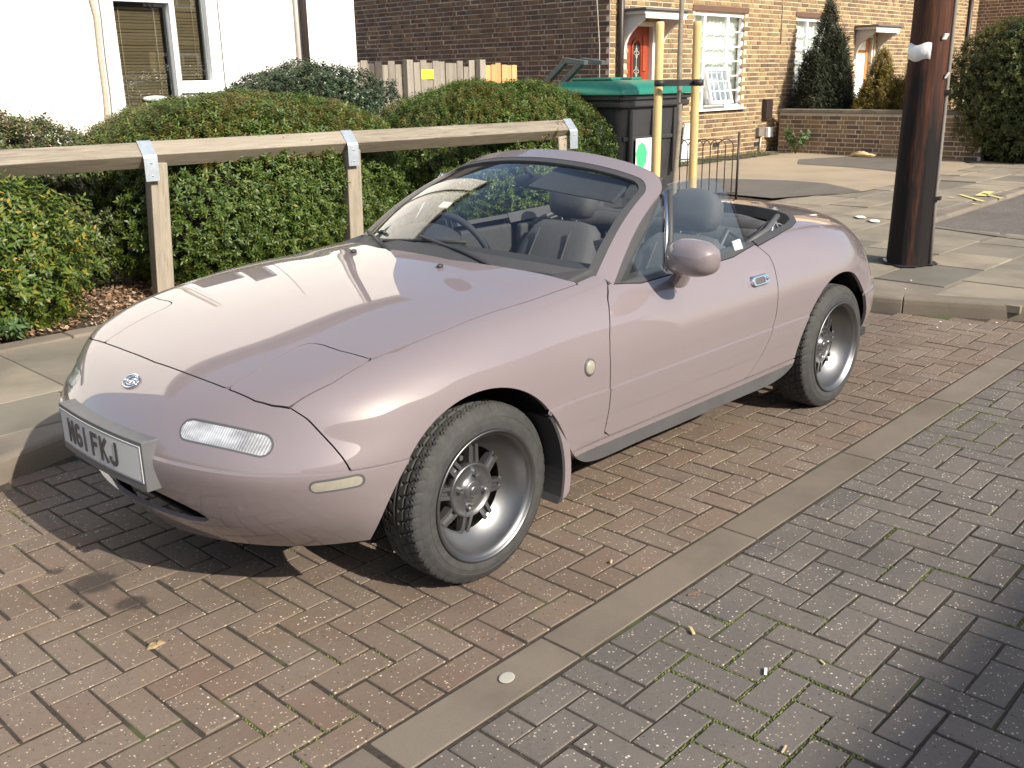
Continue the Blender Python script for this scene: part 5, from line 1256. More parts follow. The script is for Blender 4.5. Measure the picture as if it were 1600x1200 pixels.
# faster: only evaluate what is needed
def C_hood(s, d=GAP): return lambda V: s*(sdf(V[:, :2], hood_poly)+np.where(V[:, 2] < .6, 1., 0))-d
def C_lid(s, d=GAP): return lambda V: s*(np.minimum(sdf(V[:, :2], lid_l), sdf(V[:, :2], lid_r))+np.where(V[:, 2] < .55, 1., 0))-d
def C_open(s, d=GAP): return lambda V: s*(sdf(V[:, :2], open_poly)+np.where(V[:, 2] < .7, 1., 0))-d
def C_door(s, d=GAP): return lambda V: s*(sdf(V[:, [0, 2]], door_side)+np.where(np.abs(V[:, 1]) < .45, 1., 0))-d
def C_boot(s, d=GAP): return lambda V: s*(sdf(V[:, :2], boot_poly)+np.where(V[:, 2] < .62, 1., 0))-d
def C_fas(s, d=GAP):
    def f(V):
        f1 = V[:, 0]-np.interp(V[:, 2], *XFF); f2 = np.where(V[:, 0] > 1.15, .507-V[:, 2], -1.); return s*(-np.maximum(f1, f2))-d
    return f
def C_rear(s, d=GAP):
    def f(V):
        f1 = -1.60-V[:, 0]; f2 = np.where(V[:, 0] < -1.2, .495-V[:, 2], -1.); f1 = np.where(V[:, 2] > .56, -1., f1); return s*(-np.maximum(f1, f2))-d
    return f
C_arch = [lambda V: np.where(np.abs(V[:, 1]) > .55, np.hypot(V[:, 0]-1.175, V[:, 2]-.283)-.355, 1.), lambda V: np.where(np.abs(V[:, 1]) > .55, np.hypot(V[:, 0]+1.062, V[:, 2]-.288)-.360, 1.)]
left = lambda V: V[:, 1]; right = lambda V: -V[:, 1]
def zmin(z): return lambda V: V[:, 2]-z
def zmax(z): return lambda V: z-V[:, 2]
def xmin(x): return lambda V: V[:, 0]-x
def xmax(x): return lambda V: x-V[:, 0]
def sub(mask_fn):
    """rough pre-selection of triangles to keep the cutting fast"""
    c = V0[T0].mean(1); return V0, N0, T0[mask_fn(c)]
def ledge(V, N, T, name, mat, parent, **kw):
    """split at the waist crease and push the part below it 4 mm out, with a sharp little step"""
    V, N, Ta, Tb = clip(V, N, T, V[:, 2]-.511); V, N, Tm, Tl = clip(V, N, Tb, V[:, 2]-.503)
    # separate the three bands so that each keeps its own normals
    nv = len(V); h = N.copy(); h[:, 2] = 0; h /= np.linalg.norm(h, axis=1, keepdims=True)+1e-9
    Vl = V+h*.0045
    VV = np.concatenate([V, V, Vl]); NN = np.concatenate([N, N, N])
    band = Tm
    if len(band):
        lowz = V[:, 2] < .5031; Vb = np.where(lowz[:, None], Vl, V); up = N*.35+np.array([0, 0, .95]); up /= np.linalg.norm(up, axis=1, keepdims=True); VV[nv:2*nv] = Vb; NN[nv:2*nv] = up
    T_ = np.concatenate([Ta, band+nv, Tl+2*nv]); kw.setdefault('flange', .014)
    # weld duplicates on position for border detection only where normals agree is not needed: flanges on inner seams are hidden
    return panel(name, VV, NN, T_, mat, parent, **kw)
PAINT = MATS['car_paint']
Vh, Nh, Th = trim(*sub(lambda c: (c[:, 0] > .45) & (c[:, 2] > .6)), [C_hood(-1)]); hood = panel('hood', Vh, Nh, Th, PAINT, car)
for s in (left, right):
    a = trim(*sub(lambda c: (c[:, 0] > 1.3) & (c[:, 2] > .55)), [s, C_lid(-1)]); panel('headlamp_lid', *a, PAINT, car)
# nose and bumper
def in_mouth(V):
    zc = .352-.16*V[:, 1]**2; q = (np.abs(V[:, 1])/.385)**3+(np.abs(V[:, 2]-zc)/.052)**2; return np.where(V[:, 0] > 1.6, q-1, 1.)
def stadium(V, c, a, hl, r, up=(0, 0, 1)):
    c, a = np.array(c), np.array(a, float); a /= np.linalg.norm(a); u = np.array(up, float); u -= a*(u@a); u /= np.linalg.norm(u); w = V-c
    s = w@a; t = w@u; far = np.abs(w@np.cross(a, u)) > .12; d = np.hypot(np.maximum(np.abs(s)-(hl-r), 0), t)-r; return np.where(far, 1., d)
LAMP_C, LAMP_A = (1.803,.470,.582), (-.112,.27,-.022); MARK_C, MARK_A = (1.643,.741,.473), (-.122,.079,.010)
mir = lambda p: (p[0], -p[1], p[2])
lampf = lambda V: np.minimum(stadium(V, LAMP_C, LAMP_A, .150, .032, (-.5, -.2, .85)), stadium(V, mir(LAMP_C), mir(LAMP_A), .150, .032, (-.5, .2, .85)))
markf = lambda V: np.minimum(stadium(V, MARK_C, MARK_A, .073, .0185), stadium(V, mir(MARK_C), mir(MARK_A), .073, .0185))
a = trim(*sub(lambda c: (c[:, 0] > 1.1) & ((c[:, 2] < .56) | (c[:, 0] > 1.5))), [C_fas(-1), C_hood(1), C_lid(1), C_arch[0], xmin(1.15), lambda V: in_mouth(V), lambda V: lampf(V)-.002, lambda V: markf(V)-.002])
fascia = ledge(*a, 'front_fascia', PAINT, car)
for f_, nm, mt, of in ((lampf, 'front_lamp', 'lamp_lens', -.002), (markf, 'side_marker', 'lens_amber', .002)):
    for s in (left, right):
        a = trim(*sub(lambda c: (c[:, 0] > 1.45) & (c[:, 2] < .68)), [s, lambda V: -f_(V)-.001]); lo = panel(nm, *a, MATS[mt], car, off=of, flange=.01)
        b = trim(*sub(lambda c: (c[:, 0] > 1.45) & (c[:, 2] < .68)), [s, lambda V: .0035-f_(V), lambda V: f_(V)+.004]); panel('bezel', *b, MATS['trim_grey'], lo, off=of+.0015, flange=.012)
# mouth inside
m = MB(); m.bbox((1.70,-.36,.215), (1.72,.36,.45)); m.bbox((.95,-.44,.222), (1.66,.44,.232)); m.bbox((1.60,-.30,.205), (1.735,.30,.215)); m.build('air_intake', MATS['underbody'], car)
# wings, doors, rear body
WINGS, DOORS = {}, {}
for s in (left, right):
    a = trim(*sub(lambda c: (c[:, 0] > .40) & (c[:, 0] < 1.75)), [s, C_fas(1), C_hood(1), C_lid(1), C_door(1), C_arch[0], zmin(.329), lambda V: V[:, 0]-np.where(V[:, 2] > .8, .40, .46), C_open(1), lambda V: np.where(V[:, 2] > .76, np.abs(V[:, 1])-(.667-.10*np.clip((.62-V[:, 0]), 0, 1)), 1.)])
    WINGS[1 if s is left else -1] = ledge(*a, 'front_wing', PAINT, car)
    a = trim(*sub(lambda c: (c[:, 0] > -.7) & (c[:, 0] < .75)), [s, C_door(-1), zmin(.329), lambda V: np.abs(V[:, 1])-.735+np.clip(V[:, 0]-.3, 0, 1)*.18+np.clip(-.3-V[:, 0], 0, 1)*.12])
    d_ = DOORS[1 if s is left else -1] = ledge(*a, 'door', PAINT, car)
    # rubber strip along the top of the door
    a = trim(*sub(lambda c: (c[:, 0] > -.7) & (c[:, 0] < .6) & (c[:, 2] > .7)), [s, C_door(-1), lambda V: -(np.abs(V[:, 1])-.733+np.clip(V[:, 0]-.3, 0, 1)*.18+np.clip(-.3-V[:, 0], 0, 1)*.12), lambda V: np.abs(V[:, 1])-.690+np.clip(V[:, 0]-.3, 0, 1)*.2])
    panel('window_seal', *a, MATS['seal_rubber'], d_, off=.003, flange=.02)
a = trim(*sub(lambda c: c[:, 0] < -.2), [C_door(1), C_open(1, .030), C_boot(1), C_rear(1), C_arch[1], zmin(.329), lambda V: np.where(V[:, 2] < .40, -.20-V[:, 0], -.40-V[:, 0])])
ledge(*a, 'rear_body', PAINT, car)
a = trim(*sub(lambda c: (c[:, 0] < -1.1) & (c[:, 2] > .6)), [C_boot(-1)]); panel('boot_lid', *a, PAINT, car)
a = trim(*sub(lambda c: (c[:, 0] < -1.1) & (c[:, 2] < .62)), [C_rear(-1), C_arch[1], xmax(-1.15)]); ledge(*a, 'rear_bumper', PAINT, car)
# seal round the back of the cockpit
a = trim(*sub(lambda c: (c[:, 0] < -.35) & (c[:, 2] > .7)), [C_open(1, .0), lambda V: .028-(sdf(V[:, :2], open_poly)), C_door(1, .002), xmax(-.45)]); panel('cockpit_seal', *a, MATS['seal_rubber'], car, off=.006, flange=.05)
# cowl panel between hood and windscreen
cowl_poly = hood_half[:5]+[(.50,.69),(.43,.69),(.40,.66)]+[(x-.0, y) for x, y in open_half[:4][::-1]]; cowl_poly = cowl_poly+[(x, -y) for x, y in cowl_poly[::-1][1:-1]]
cowl_half = [(.712,0),(.709,.2),(.642,.44),(.582,.62),(.555,.655)]; inner = [(.41,.655),(.485,.585),(.585,.42),(.637,.2),(.645,0)]
cp = cowl_half+inner; cp = [(x, y) for x, y in cowl_half]+[(x, y) for x, y in inner]+[(x, -y) for x, y in inner[::-1][1:]]+[(x, -y) for x, y in cowl_half[::-1][:-1]]
a = trim(*sub(lambda c: (c[:, 0] > .3) & (c[:, 0] < .8) & (c[:, 2] > .7)), [lambda V: -sdf(V[:, :2], cp)-.001]); panel('cowl_panel', *a, MATS['trim_black'], car, off=-.014, flange=.03)
# sills: a painted lip and the grey stone guard below it
for s in (left, right):
    a = trim(*sub(lambda c: (c[:, 0] > -1.0) & (c[:, 0] < 1.2) & (c[:, 2] < .36)), [s, zmax(.324), zmin(.306), C_arch[0], C_arch[1]]); panel('sill_lip', *a, PAINT, car, off=.006, flange=.02)
    a = trim(*sub(lambda c: (c[:, 0] > -1.0) & (c[:, 0] < 1.2) & (c[:, 2] < .36)), [s, zmax(.304), C_arch[0], C_arch[1]]); panel('sill_guard', *a, MATS['trim_grey'], car, off=.004, flange=.03)

# dark structure inside: floor pan, engine bay, wheel housings
m = MB(); m.bbox((-1.75,-.66,.20), (.78,.66,.24)); m.bbox((-1.5,-.50,.24), (-1.25,.50,.70)); m.bbox((.66,-.60,.24), (.70,.60,.82)); m.build('floor_pan', MATS['underbody'], car)
m = MB(); m.bbox((.75,-.50,.24), (1.60,.50,.60)); m.bbox((.70,-.60,.60), (1.52,.60,.66)); m.bbox((1.5,-.36,.3),(1.70,.36,.52)); m.build('engine_bay', MATS['underbody'], car)
for (cx, cz, R__) in ((1.175,.283,.385), (-1.062,.288,.39)):
    for sy in (-1, 1):
        V = []; nseg = 28; angs = np.linspace(R_(0 if cx > 0 else -2), R_(176 if cx > 0 else 178), nseg)
        for yo in (.50, .80): V += [(cx+R__*math.cos(t), sy*(yo if yo < .6 else .69+.11*min(1, max(0, math.sin(t)-.25)/.5)), cz+R__*math.sin(t)) for t in angs]
        mm = MB().add(V, [(i, i+1, nseg+i+1, nseg+i) for i in range(nseg-1)], True)
        mm.add([(cx+R__*math.cos(t), sy*.50, cz+R__*math.sin(t)) for t in angs]+[(cx, sy*.50, cz)], [(i, i+1, nseg) for i in range(nseg-1)])
        mm.build('wheel_housing', MATS['underbody'], car, fix=False)
# mud flap behind each front wheel (painted, a little proud and hanging below the sill)
for sy in (-1, 1):
    arc = [(1.175+.352*math.cos(R_(t)), .283+.352*math.sin(R_(t))) for t in np.linspace(146, 194, 14)]; outer = [(1.175+(.352+.036*min(1, (k+1)/6))*math.cos(R_(t)), .283+(.352+.03*min(1, (k+1)/6))*math.sin(R_(t))) for k, t in enumerate(np.linspace(146, 192, 14))]
    poly = arc+[(.848,.182),(.812,.186)]+outer[::-1]
    MB().prism(poly, sy*.798, sy*.831, axis='y').build('mud_flap', PAINT, car, bevel=.010, segs=3)
    MB().prism([(x+.012, z) for x, z in arc]+[(.862,.178),(.84,.18)]+[(x, z) for x, z in arc[::-1]], sy*.70, sy*.835, axis='y').build('flap_inner', MATS['underbody'], car)

# ---------------------------------------------------------------- windscreen
def screen_pt(s, t):
    """s across (-1..1 at the glass edge), t up (0 foot .. 1 header)"""
    s = np.asarray(s, float); t = np.asarray(t, float); q = s*s
    yb, yt = .655*s, .545*s
    xb, zb = .668-.195*q-.025*q*q, .890-.058*q; xt, zt = .018-.035*q, 1.172-.062*q-.016*q**3
    y = yb+(yt-yb)*t; bow = .030*np.sin(np.pi*np.clip(t, -.2, 1.2)); x = xb+(xt-xb)*t+bow*.55; z = zb+(zt-zb)*t+bow*.75
    return np.stack([x, y, z], -1)
def screen_patch(name, mat, parent, fields_, off, flange, ns=110, nt=60, s1=1.16, t0=-.12, t1=1.18):
    ss, tt = np.meshgrid(np.linspace(-s1, s1, ns), np.linspace(t0, t1, nt), indexing='ij'); P = screen_pt(ss, tt)
    du = np.gradient(P, axis=0); dv = np.gradient(P, axis=1); N = np.cross(du, dv); N /= np.linalg.norm(N, axis=2, keepdims=True)
    if N[ns//2, nt//2, 0] < 0: N = -N
    idx = np.arange(ns*nt).reshape(ns, nt); a, b, c, d = idx[:-1,:-1].ravel(), idx[1:,:-1].ravel(), idx[1:,1:].ravel(), idx[:-1,1:].ravel()
    T = np.concatenate([np.stack([a,b,c],1), np.stack([a,c,d],1)]); V = P.reshape(-1,3); N = N.reshape(-1,3); U = np.stack([ss, tt], -1).reshape(-1, 2)
    fnm = np.cross(V[T[:,1]]-V[T[:,0]], V[T[:,2]]-V[T[:,0]])
    if np.einsum('ij,ij->i', fnm, N[T[:,0]]).mean() < 0: T = T[:, ::-1]
    W = np.concatenate([V, np.c_[U, np.zeros(len(U))]], 1)                # carry s,t along with the position
    for fn in fields_:
        nV = W; nN = N; nV, N, T, _ = clip(nV, nN, T, fn(nV[:, 3], nV[:, 4])); W = nV
    return panel(name, W[:, :3], N, T, MATS[mat] if isinstance(mat, str) else mat, parent, flange=flange, off=off)
def rr(s, t, sw, t0, t1, r, asp=1.35):
    """rounded box in s,t (s stretched so that corners look round); negative inside"""
    x = np.abs(s)*asp; w = sw*asp; dx = x-(w-r); dt1 = t-(t1-r); dt0 = (t0)-t
    top = np.where((dx > 0) & (dt1 > 0), np.hypot(dx, dt1)-r, np.maximum(x-w, t-t1)); return np.maximum(top, dt0)
wsf = screen_patch('windscreen_frame', PAINT, car, [lambda s, t: -rr(s, t, 1.075, -.10, 1.125, .20), lambda s, t: rr(s, t, .995, -.30, 1.005, .16)], .012, .035)
screen_patch('screen_seal', 'seal_rubber', wsf, [lambda s, t: -rr(s, t, .997, -.09, 1.007, .16), lambda s, t: rr(s, t, .952, .035, .955, .12)], .010, .012)
screen_patch('windscreen', 'screen_glass', wsf, [lambda s, t: -rr(s, t, .97, .0, .975, .14)], .002, 0)
# door-side seal behind each pillar
for sy in (-1, 1):
    Vv = []; tt_ = np.linspace(-.04, 1.07, 16)
    for t in tt_:
        q = screen_pt(1.072, t); w_ = .062*(1-.25*max(0, t)); Vv += [(q[0]+.004, sy*(q[1]+.004), q[2]+.004), (q[0]-w_*.80, sy*(q[1]+.012), q[2]-w_*.42), (q[0]-w_*.80, sy*(q[1]-.020), q[2]-w_*.42), (q[0]-.012, sy*(q[1]-.02), q[2]-.012)]
    MB().add(Vv, [(4*i+k, 4*i+4+k, 4*i+4+(k+1) % 4, 4*i+(k+1) % 4) for i in range(15) for k in range(4)]+[(3,2,1,0),(60,61,62,63)]).build('pillar_seal', MATS['seal_rubber'], wsf, bevel=.005)
# header top rail and inner frame (dark)
m = MB(); pts = [screen_pt(s, 1.07) for s in np.linspace(-1.0, 1.0, 21)]; m.tube([(p[0]-.028, p[1], p[2]-.012) for p in pts], .026, 8); m.build('header_rail', MATS['interior_dark'], wsf)
for sy in (-1, 1):
    pts = [screen_pt(.97, t) for t in np.linspace(-.05, 1.05, 12)]; MB().tube([(p[0]-.03, sy*(p[1]-.005), p[2]-.02) for p in pts], .022, 8).build('inner_pillar', MATS['interior_dark'], wsf)
# quarter light and door glass
def side_sheet(name, pts2d, mat, parent, sy, thick=.004, lean=True):
    """pts2d in (x, z); the sheet leans in towards the top"""
    fy = lambda x, z: sy*(.722-.34*max(0, z-.80)-.16*max(0, z-.80)**2)
    n_ = len(pts2d); V = [(x, fy(x, z)+sy*thick/2, z) for x, z in pts2d]+[(x, fy(x, z)-sy*thick/2, z) for x, z in pts2d]
    F = [tuple(range(n_)), tuple(range(n_, 2*n_))[::-1]]+[(i, n_+i, n_+(i+1) % n_, (i+1) % n_) for i in range(n_)]
    return MB().add(V, F).build(name, MATS[mat], parent)
fyl = lambda z: .722-.34*max(0, z-.80)-.16*max(0, z-.80)**2
for sy, o_d in ((1, 'l'), (-1, 'r')):
    dr = DOORS[sy]
    side_sheet('quarter_glass', [(.395,.815),(.150,.805),(.028,1.065),(.06,1.05),(.14,.985),(.26,.91)], 'side_glass', dr, sy)
    m = MB(); m.tube([(.135, sy*fyl(.80), .80), (.06, sy*fyl(.95), .95), (-.005, sy*fyl(1.085), 1.085)], .0085, 8); m.build('quarter_bar', MATS['chrome'], dr)
    m = MB(); m.tube([(.112, sy*fyl(.80), .80), (.035, sy*fyl(.95), .95), (-.03, sy*fyl(1.085), 1.085)], .011, 8); m.build('quarter_seal', MATS['seal_rubber'], dr)
    if sy > 0:
        g2 = [(.105,.80),(-.44,.815),(-.440,.87),(-.434,.94),(-.420,1.00),(-.398,1.05),(-.365,1.087),(-.31,1.107),(-.22,1.115),(-.12,1.114),(-.03,1.106)]
        side_sheet('door_glass', g2, 'side_glass', dr, sy)
        # small paper label in the corner of the glass
        lb = [(-.345,.825),(-.405,.828),(-.400,.866),(-.343,.862)]; side_sheet('paper_label', lb, 'paper_white', dr, sy, .006)
# wipers, washer jets
for (y0, y1) in ((-.10,-.58),(.42,-.06)):
    m = MB(); p0 = screen_pt(y0/.655, -.07)+np.array([.03,0,.012]); p1 = screen_pt(y1/.64, .09)+np.array([.016,0,.012])
    m.tube([p0, p0*.5+p1*.5+np.array([.008,0,.012]), p1], [.010,.007,.006], 6); wp = m.build('wiper_arm', MATS['trim_black'], car)
    q0 = screen_pt((y1-.20)/.65, .02)+np.array([.012,0,.008]); q1 = screen_pt((y1+.24)/.65, .10)+np.array([.012,0,.008]); MB().tube([q0, (q0+q1)/2+np.array([.003,0,.004]), q1], .0075, 6).build('wiper_blade', MATS['trim_black'], wp)
for sy in (-1, 1): MB().ellipsoid((.800, sy*.243, .878), (.014,.010,.008), 10, 6).build('washer_jet', MATS['trim_black'], hood)

# ---------------------------------------------------------------- nose details
# number plate on a bowed grey backing
def bow(y): return 1.965-.014*(y/.27)**2
def plate_sheet(name, mat, y0, y1, z0, z1, dx, th, parent, r=.0):
    ys = np.linspace(y0, y1, 17); V = []
    for y in ys: x = bow(y)+dx; V += [(x, y, z0), (x, y, z1), (x-th, y, z1), (x-th, y, z0)]
    F = [(4*i+k, 4*i+4+k, 4*i+4+(k+1) % 4, 4*i+(k+1) % 4) for i in range(16) for k in range(4)]+[(0,1,2,3),(67,66,65,64)]
    return MB().add(V, F).build(name, MATS[mat], parent, bevel=.002)
ZP0, ZP1 = .434, .545
pb_ = plate_sheet('plate_holder', 'plate_frame', -.272, .272, ZP0-.024, ZP1+.012, -.003, .075, car)
pl = plate_sheet('number_plate', 'plate_white', -.262, .262, ZP0, ZP1, -.0012, .0024, car)
def strokes(ch):
    # polylines on a 50 x 79 mm cell, stroke 14 mm (x to the reader's right, y up)
    arc = lambda cx, cy, rx, ry, a0, a1, k=14: [(cx+rx*math.cos(R_(a)), cy+ry*math.sin(R_(a))) for a in np.linspace(a0, a1, k)]
    return {'N': [[(7,0),(7,79)],[(7,74),(43,5)],[(43,0),(43,79)]], '6': [arc(25,23,18,16,0,360,24), [(7,23),(7,52)]+arc(25,54,18,18,180,40,10)], '1': [[(25,0),(25,79)]],
            'F': [[(7,0),(7,79)],[(7,72),(47,72)],[(7,42),(40,42)]], 'K': [[(7,0),(7,79)],[(7,33),(44,77)],[(19,45),(46,2)]], 'J': [[(41,79),(41,23)]+arc(23,23,18,16,0,-180,12)+[(5,28)]]}[ch]
def glyph(ch, y_left, z0, parent):
    """y_left: the reader's left edge; for someone facing the car, reading runs towards +y"""
    m = MB(); w = .0068; sc = .00095
    def pt(u, v, d): y = y_left+u*sc; return (bow(y)-.0004+d, y, z0+v*sc)
    for pl_ in strokes(ch):
        P = [np.array(p, float) for p in pl_]; L_, R2 = [], []
        for i, p in enumerate(P):
            t = P[min(i+1, len(P)-1)]-P[max(i-1, 0)]; t /= np.linalg.norm(t); nn = np.array([-t[1], t[0]])*w/sc; L_.append(p+nn); R2.append(p-nn)
        k = len(P)
        for i in range(k-1):
            qs = [L_[i], L_[i+1], R2[i+1], R2[i]]; m.add([pt(*q, .0012) for q in qs]+[pt(*q, -.001) for q in qs], [(0,1,2,3),(7,6,5,4),(0,4,5,1),(1,5,6,2),(2,6,7,3),(3,7,4,0)])
    return m.build('letter', MATS['letter_black'], parent, fix=True)
yy = -.196
for ch in 'N61 FKJ':
    if ch == ' ': yy += .022; continue
    adv = .058 if ch != '1' else .036
    glyph(ch, yy-(.010 if ch == '1' else 0), ZP0+.018, pl); yy += adv
m = MB()
for (a_, b_) in (((-.2585, ZP0+.004), (.2585, ZP0+.004)), ((-.2585, ZP1-.004), (.2585, ZP1-.004))):
    m.tube([(bow(y)-.0012, y, a_[1]) for y in np.linspace(a_[0], b_[0], 15)], .0008, 4)
for y in (-.2585, .2585): m.tube([(bow(y)-.0012, y, ZP0+.004), (bow(y)-.0012, y, ZP1-.004)], .0008, 4)
m.build('plate_border', MATS['letter_black'], pl)
# oval badge on the nose
eb = MB(); c0 = Vector((1.8275, 0, .6497)); nb = Vector((.62, 0, .78)).normalized(); ub_ = Vector((-.78, 0, .62)); vb_ = Vector((0, 1, 0))
def badge_pt(u, v, h=0): p = c0+vb_*u+ub_*v+nb*h; return (p.x, p.y, p.z)
ring = [badge_pt(.036*math.cos(a), .0235*math.sin(a), .004) for a in np.linspace(0, 2*math.pi, 33)]; eb.tube(ring, .0038, 8)
disc = [badge_pt(.036*math.cos(a), .0235*math.sin(a), .001) for a in np.linspace(0, 2*math.pi, 32, endpoint=False)]; eb.add(disc, [tuple(range(32))])
eb.tube([badge_pt(.024*math.cos(a), .015*math.sin(a)*(1.25 if math.sin(a) > 0 else .9), .004) for a in np.linspace(.5, 2*math.pi-.1, 22)], .0024, 6)
eb.tube([badge_pt(.010*math.cos(a)+.004, .008*math.sin(a), .005) for a in np.linspace(-.6, 3.6, 12)], .0022, 6)
eb.build('nose_badge', MATS['chrome'], fascia, fix=True)

# ---------------------------------------------------------------- mirrors, handles, repeaters
for sy in (1, -1):
    door_o = DOORS[sy]; wing_o = WINGS[sy]; c = np.array([.195, sy*.880, .893])
    def mshape(p): a_ = Vector((p.x/.075, p.y/.1, p.z/.064)); k_ = (abs(a_.x)**2.6+abs(a_.y)**2.9+abs(a_.z)**2.6)**(-1/2.7) if a_.length > 0 else 1; return Vector((p.x*k_*(1 if p.x > 0 else .55), p.y*k_, p.z*k_*(1-.07*sy*p.y/.1)))
    mr = MB().ellipsoid(c, (.075,.100,.064), 24, 16, f=mshape).build('door_mirror', PAINT, door_o) if sy > 0 else None
    foot = MB() if sy > 0 else MB(); loft(foot, [[(.098+.056*math.cos(a)*k1+dx, sy*(.757+.030*math.sin(a)*k1+dy), z) for a in np.linspace(0, 2*math.pi, 14, endpoint=False)] for (k1, dx, dy, z) in ((1.0,.0,-.014,.76),(1.05,.005,.0,.783),(.98,.01,.012,.80),(.72,.03,.03,.822),(.72,.05,.06,.848),(.85,.07,.09,.875))], True); foot.build('mirror_foot', PAINT, mr) if sy > 0 else None
    MB().box((c[0]-.040, c[1], c[2]), (.006,.13,.075)).build('mirror_glass', MATS['chrome'], mr, bevel=.004) if sy > 0 else None
    # chrome flush handle
    hc = np.array([-.393, sy*.8005, .7145]); h = MB(); pl2 = [(hc[0]+.062*s_*1.0, hc[2]+q) for s_, q in ((1,-.012),(1,.012),(-1,.012),(-1,-.012))]
    st = [(hc[0]+sx*.044+.019*math.cos(R_(a)), hc[2]+.019*math.sin(R_(a))) for sx, rng in ((1, np.linspace(-90, 90, 8)), (-1, np.linspace(90, 270, 8))) for a in rng]
    V = [(x, sy*(.8005+.012-(z-hc[2])*.36), z) for x, z in st]+[(x, sy*(.8005-.008-(z-hc[2])*.36), z) for x, z in st]; k = len(st)
    hd = MB().add(V, [tuple(range(k)), tuple(range(k, 2*k))[::-1]]+[(i, k+i, k+(i+1) % k, (i+1) % k) for i in range(k)]).build('door_handle', MATS['chrome'], door_o, bevel=.003)
    st2 = [(hc[0]+.006+sx*.026+.012*math.cos(R_(a)), hc[2]+.012*math.sin(R_(a))) for sx, rng in ((1, np.linspace(-90, 90, 6)), (-1, np.linspace(90, 270, 6))) for a in rng]; k = len(st2)
    MB().add([(x, sy*(.8005+.0125-(z-hc[2])*.36), z) for x, z in st2]+[(x, sy*(.8005-.004-(z-hc[2])*.36), z) for x, z in st2], [tuple(range(k)), tuple(range(k, 2*k))[::-1]]+[(i, k+i, k+(i+1) % k, (i+1) % k) for i in range(k)]).build('handle_recess', MATS['trim_grey'], hd)
    MB().ellipsoid((hc[0]-.045, sy*(.8005+.012), hc[2]), (.008,.004,.008), 10, 6).build('key_lock', MATS['satin_silver'], hd)
    m = MB().lathe([(0,.010),(.016,.009),(.021,.006),(.0225,0),(.0225,-.01)], 24, axis='y'); m.v = [(a_, b_*sy, c_*1.12) for a_, b_, c_ in m.v]; rp = m.build('side_repeater', MATS['lens_amber'], wing_o, (.697, sy*.830, .601))
    m = MB().lathe([(.0225,.004),(.0265,.003),(.027,-.01)], 24, axis='y'); m.v = [(a_, b_*sy, c_*1.12) for a_, b_, c_ in m.v]; m.build('repeater_rim', MATS['trim_grey'], rp)
    # rear lamp
    a = trim(*sub(lambda c_: (c_[:, 0] < -1.5) & (c_[:, 2] > .5)), [left if sy > 0 else right, lambda V: -stadium(V, (-1.80, sy*.50, .655), (-.10, -sy*.2, .03), .16, .05)]); panel('rear_lamp', *a, MATS['lens_amber'], car, off=.004)

# ---------------------------------------------------------------- wheels
TR, RW = .2870, .195
def tyre_mesh():
    na = 368; ph = np.linspace(0, 2*np.pi, na, endpoint=False)
    # profile across (y from outer + to inner -), radius
    prof = [(.083,.204),(.0895,.2105),(.0925,.221),(.0925,.2335),(.0912,.2345),(.0885,.248),(.0895,.249),(.0845,.261),(.0835,.2620),(.0785,.2710),(.0745,.2775),(.069,.2820)]
    tread = [(y, TR-.0030*(abs(y)/.074)**2.2) for y in np.linspace(.065, -.065, 34)]
    NP = len(prof); prof = prof+tread+[(-y, r) for y, r in prof[::-1]]
    P = np.zeros((len(prof), na, 3))
    for i, (y, r) in enumerate(prof):
        dep = np.zeros(na)
        if NP <= i < NP+34:
            for yc in (.036, .0, -.036):
                if abs(y-yc) < .0048: dep += .0065
            lead = np.abs(y)*13.0                                        # directional grooves sweep back from the centre
            g = (ph*46/(2*np.pi)-lead*1.0+(0 if y > 0 else .5)) % 1.0
            if abs(y) > .012: dep = np.maximum(dep, np.where(g < .2, .0070, 0))
            if abs(y) > .05:
                g2 = (ph*92/(2*np.pi)-lead*2) % 1.0; dep = np.maximum(dep, np.where(g2 < .14, .004, 0))
        elif NP-3 <= i < NP or NP+34 <= i < NP+37:
            g = (ph*46/(2*np.pi)-abs(y)*13+(0 if y > 0 else .5)) % 1.0; dep = np.where(g < .16, .0035, 0)
        elif False: pass
        rr_ = r-dep; P[i] = np.stack([rr_*np.cos(ph), np.full(na, y), rr_*np.sin(ph)], -1)
    n_, V = len(prof), P.reshape(-1, 3); i, k = np.meshgrid(np.arange(n_-1), np.arange(na), indexing='ij'); k2 = (k+1) % na
    F = np.stack([i*na+k, i*na+k2, (i+1)*na+k2, (i+1)*na+k], -1).reshape(-1, 4)
    me = raw_mesh('tyre', V, F, MATS['rubber'], True); me.set_sharp_from_angle(angle=R_(24)); return me
TYRE = tyre_mesh()
lip = MB().lathe([(.196,.060),(.204,.078),(.2085,.088),(.2100,.094),(.2075,.097),(.2015,.096),(.200,.088),(.195,.085),(.190,.081),(.187,.073),(.182,.058),(.168,.034),(.152,.016),(.141,.008),(.136,.004)], 72, axis='y').mesh('lip', MATS['satin_silver'])
barrel = MB().lathe([(.138,.003),(.15,-.02),(.176,-.075),(.198,-.09),(.203,-.088),(.190,-.06),(.186,-.02),(.19,.05)], 48, axis='y').mesh('barrel', MATS['gunmetal'])
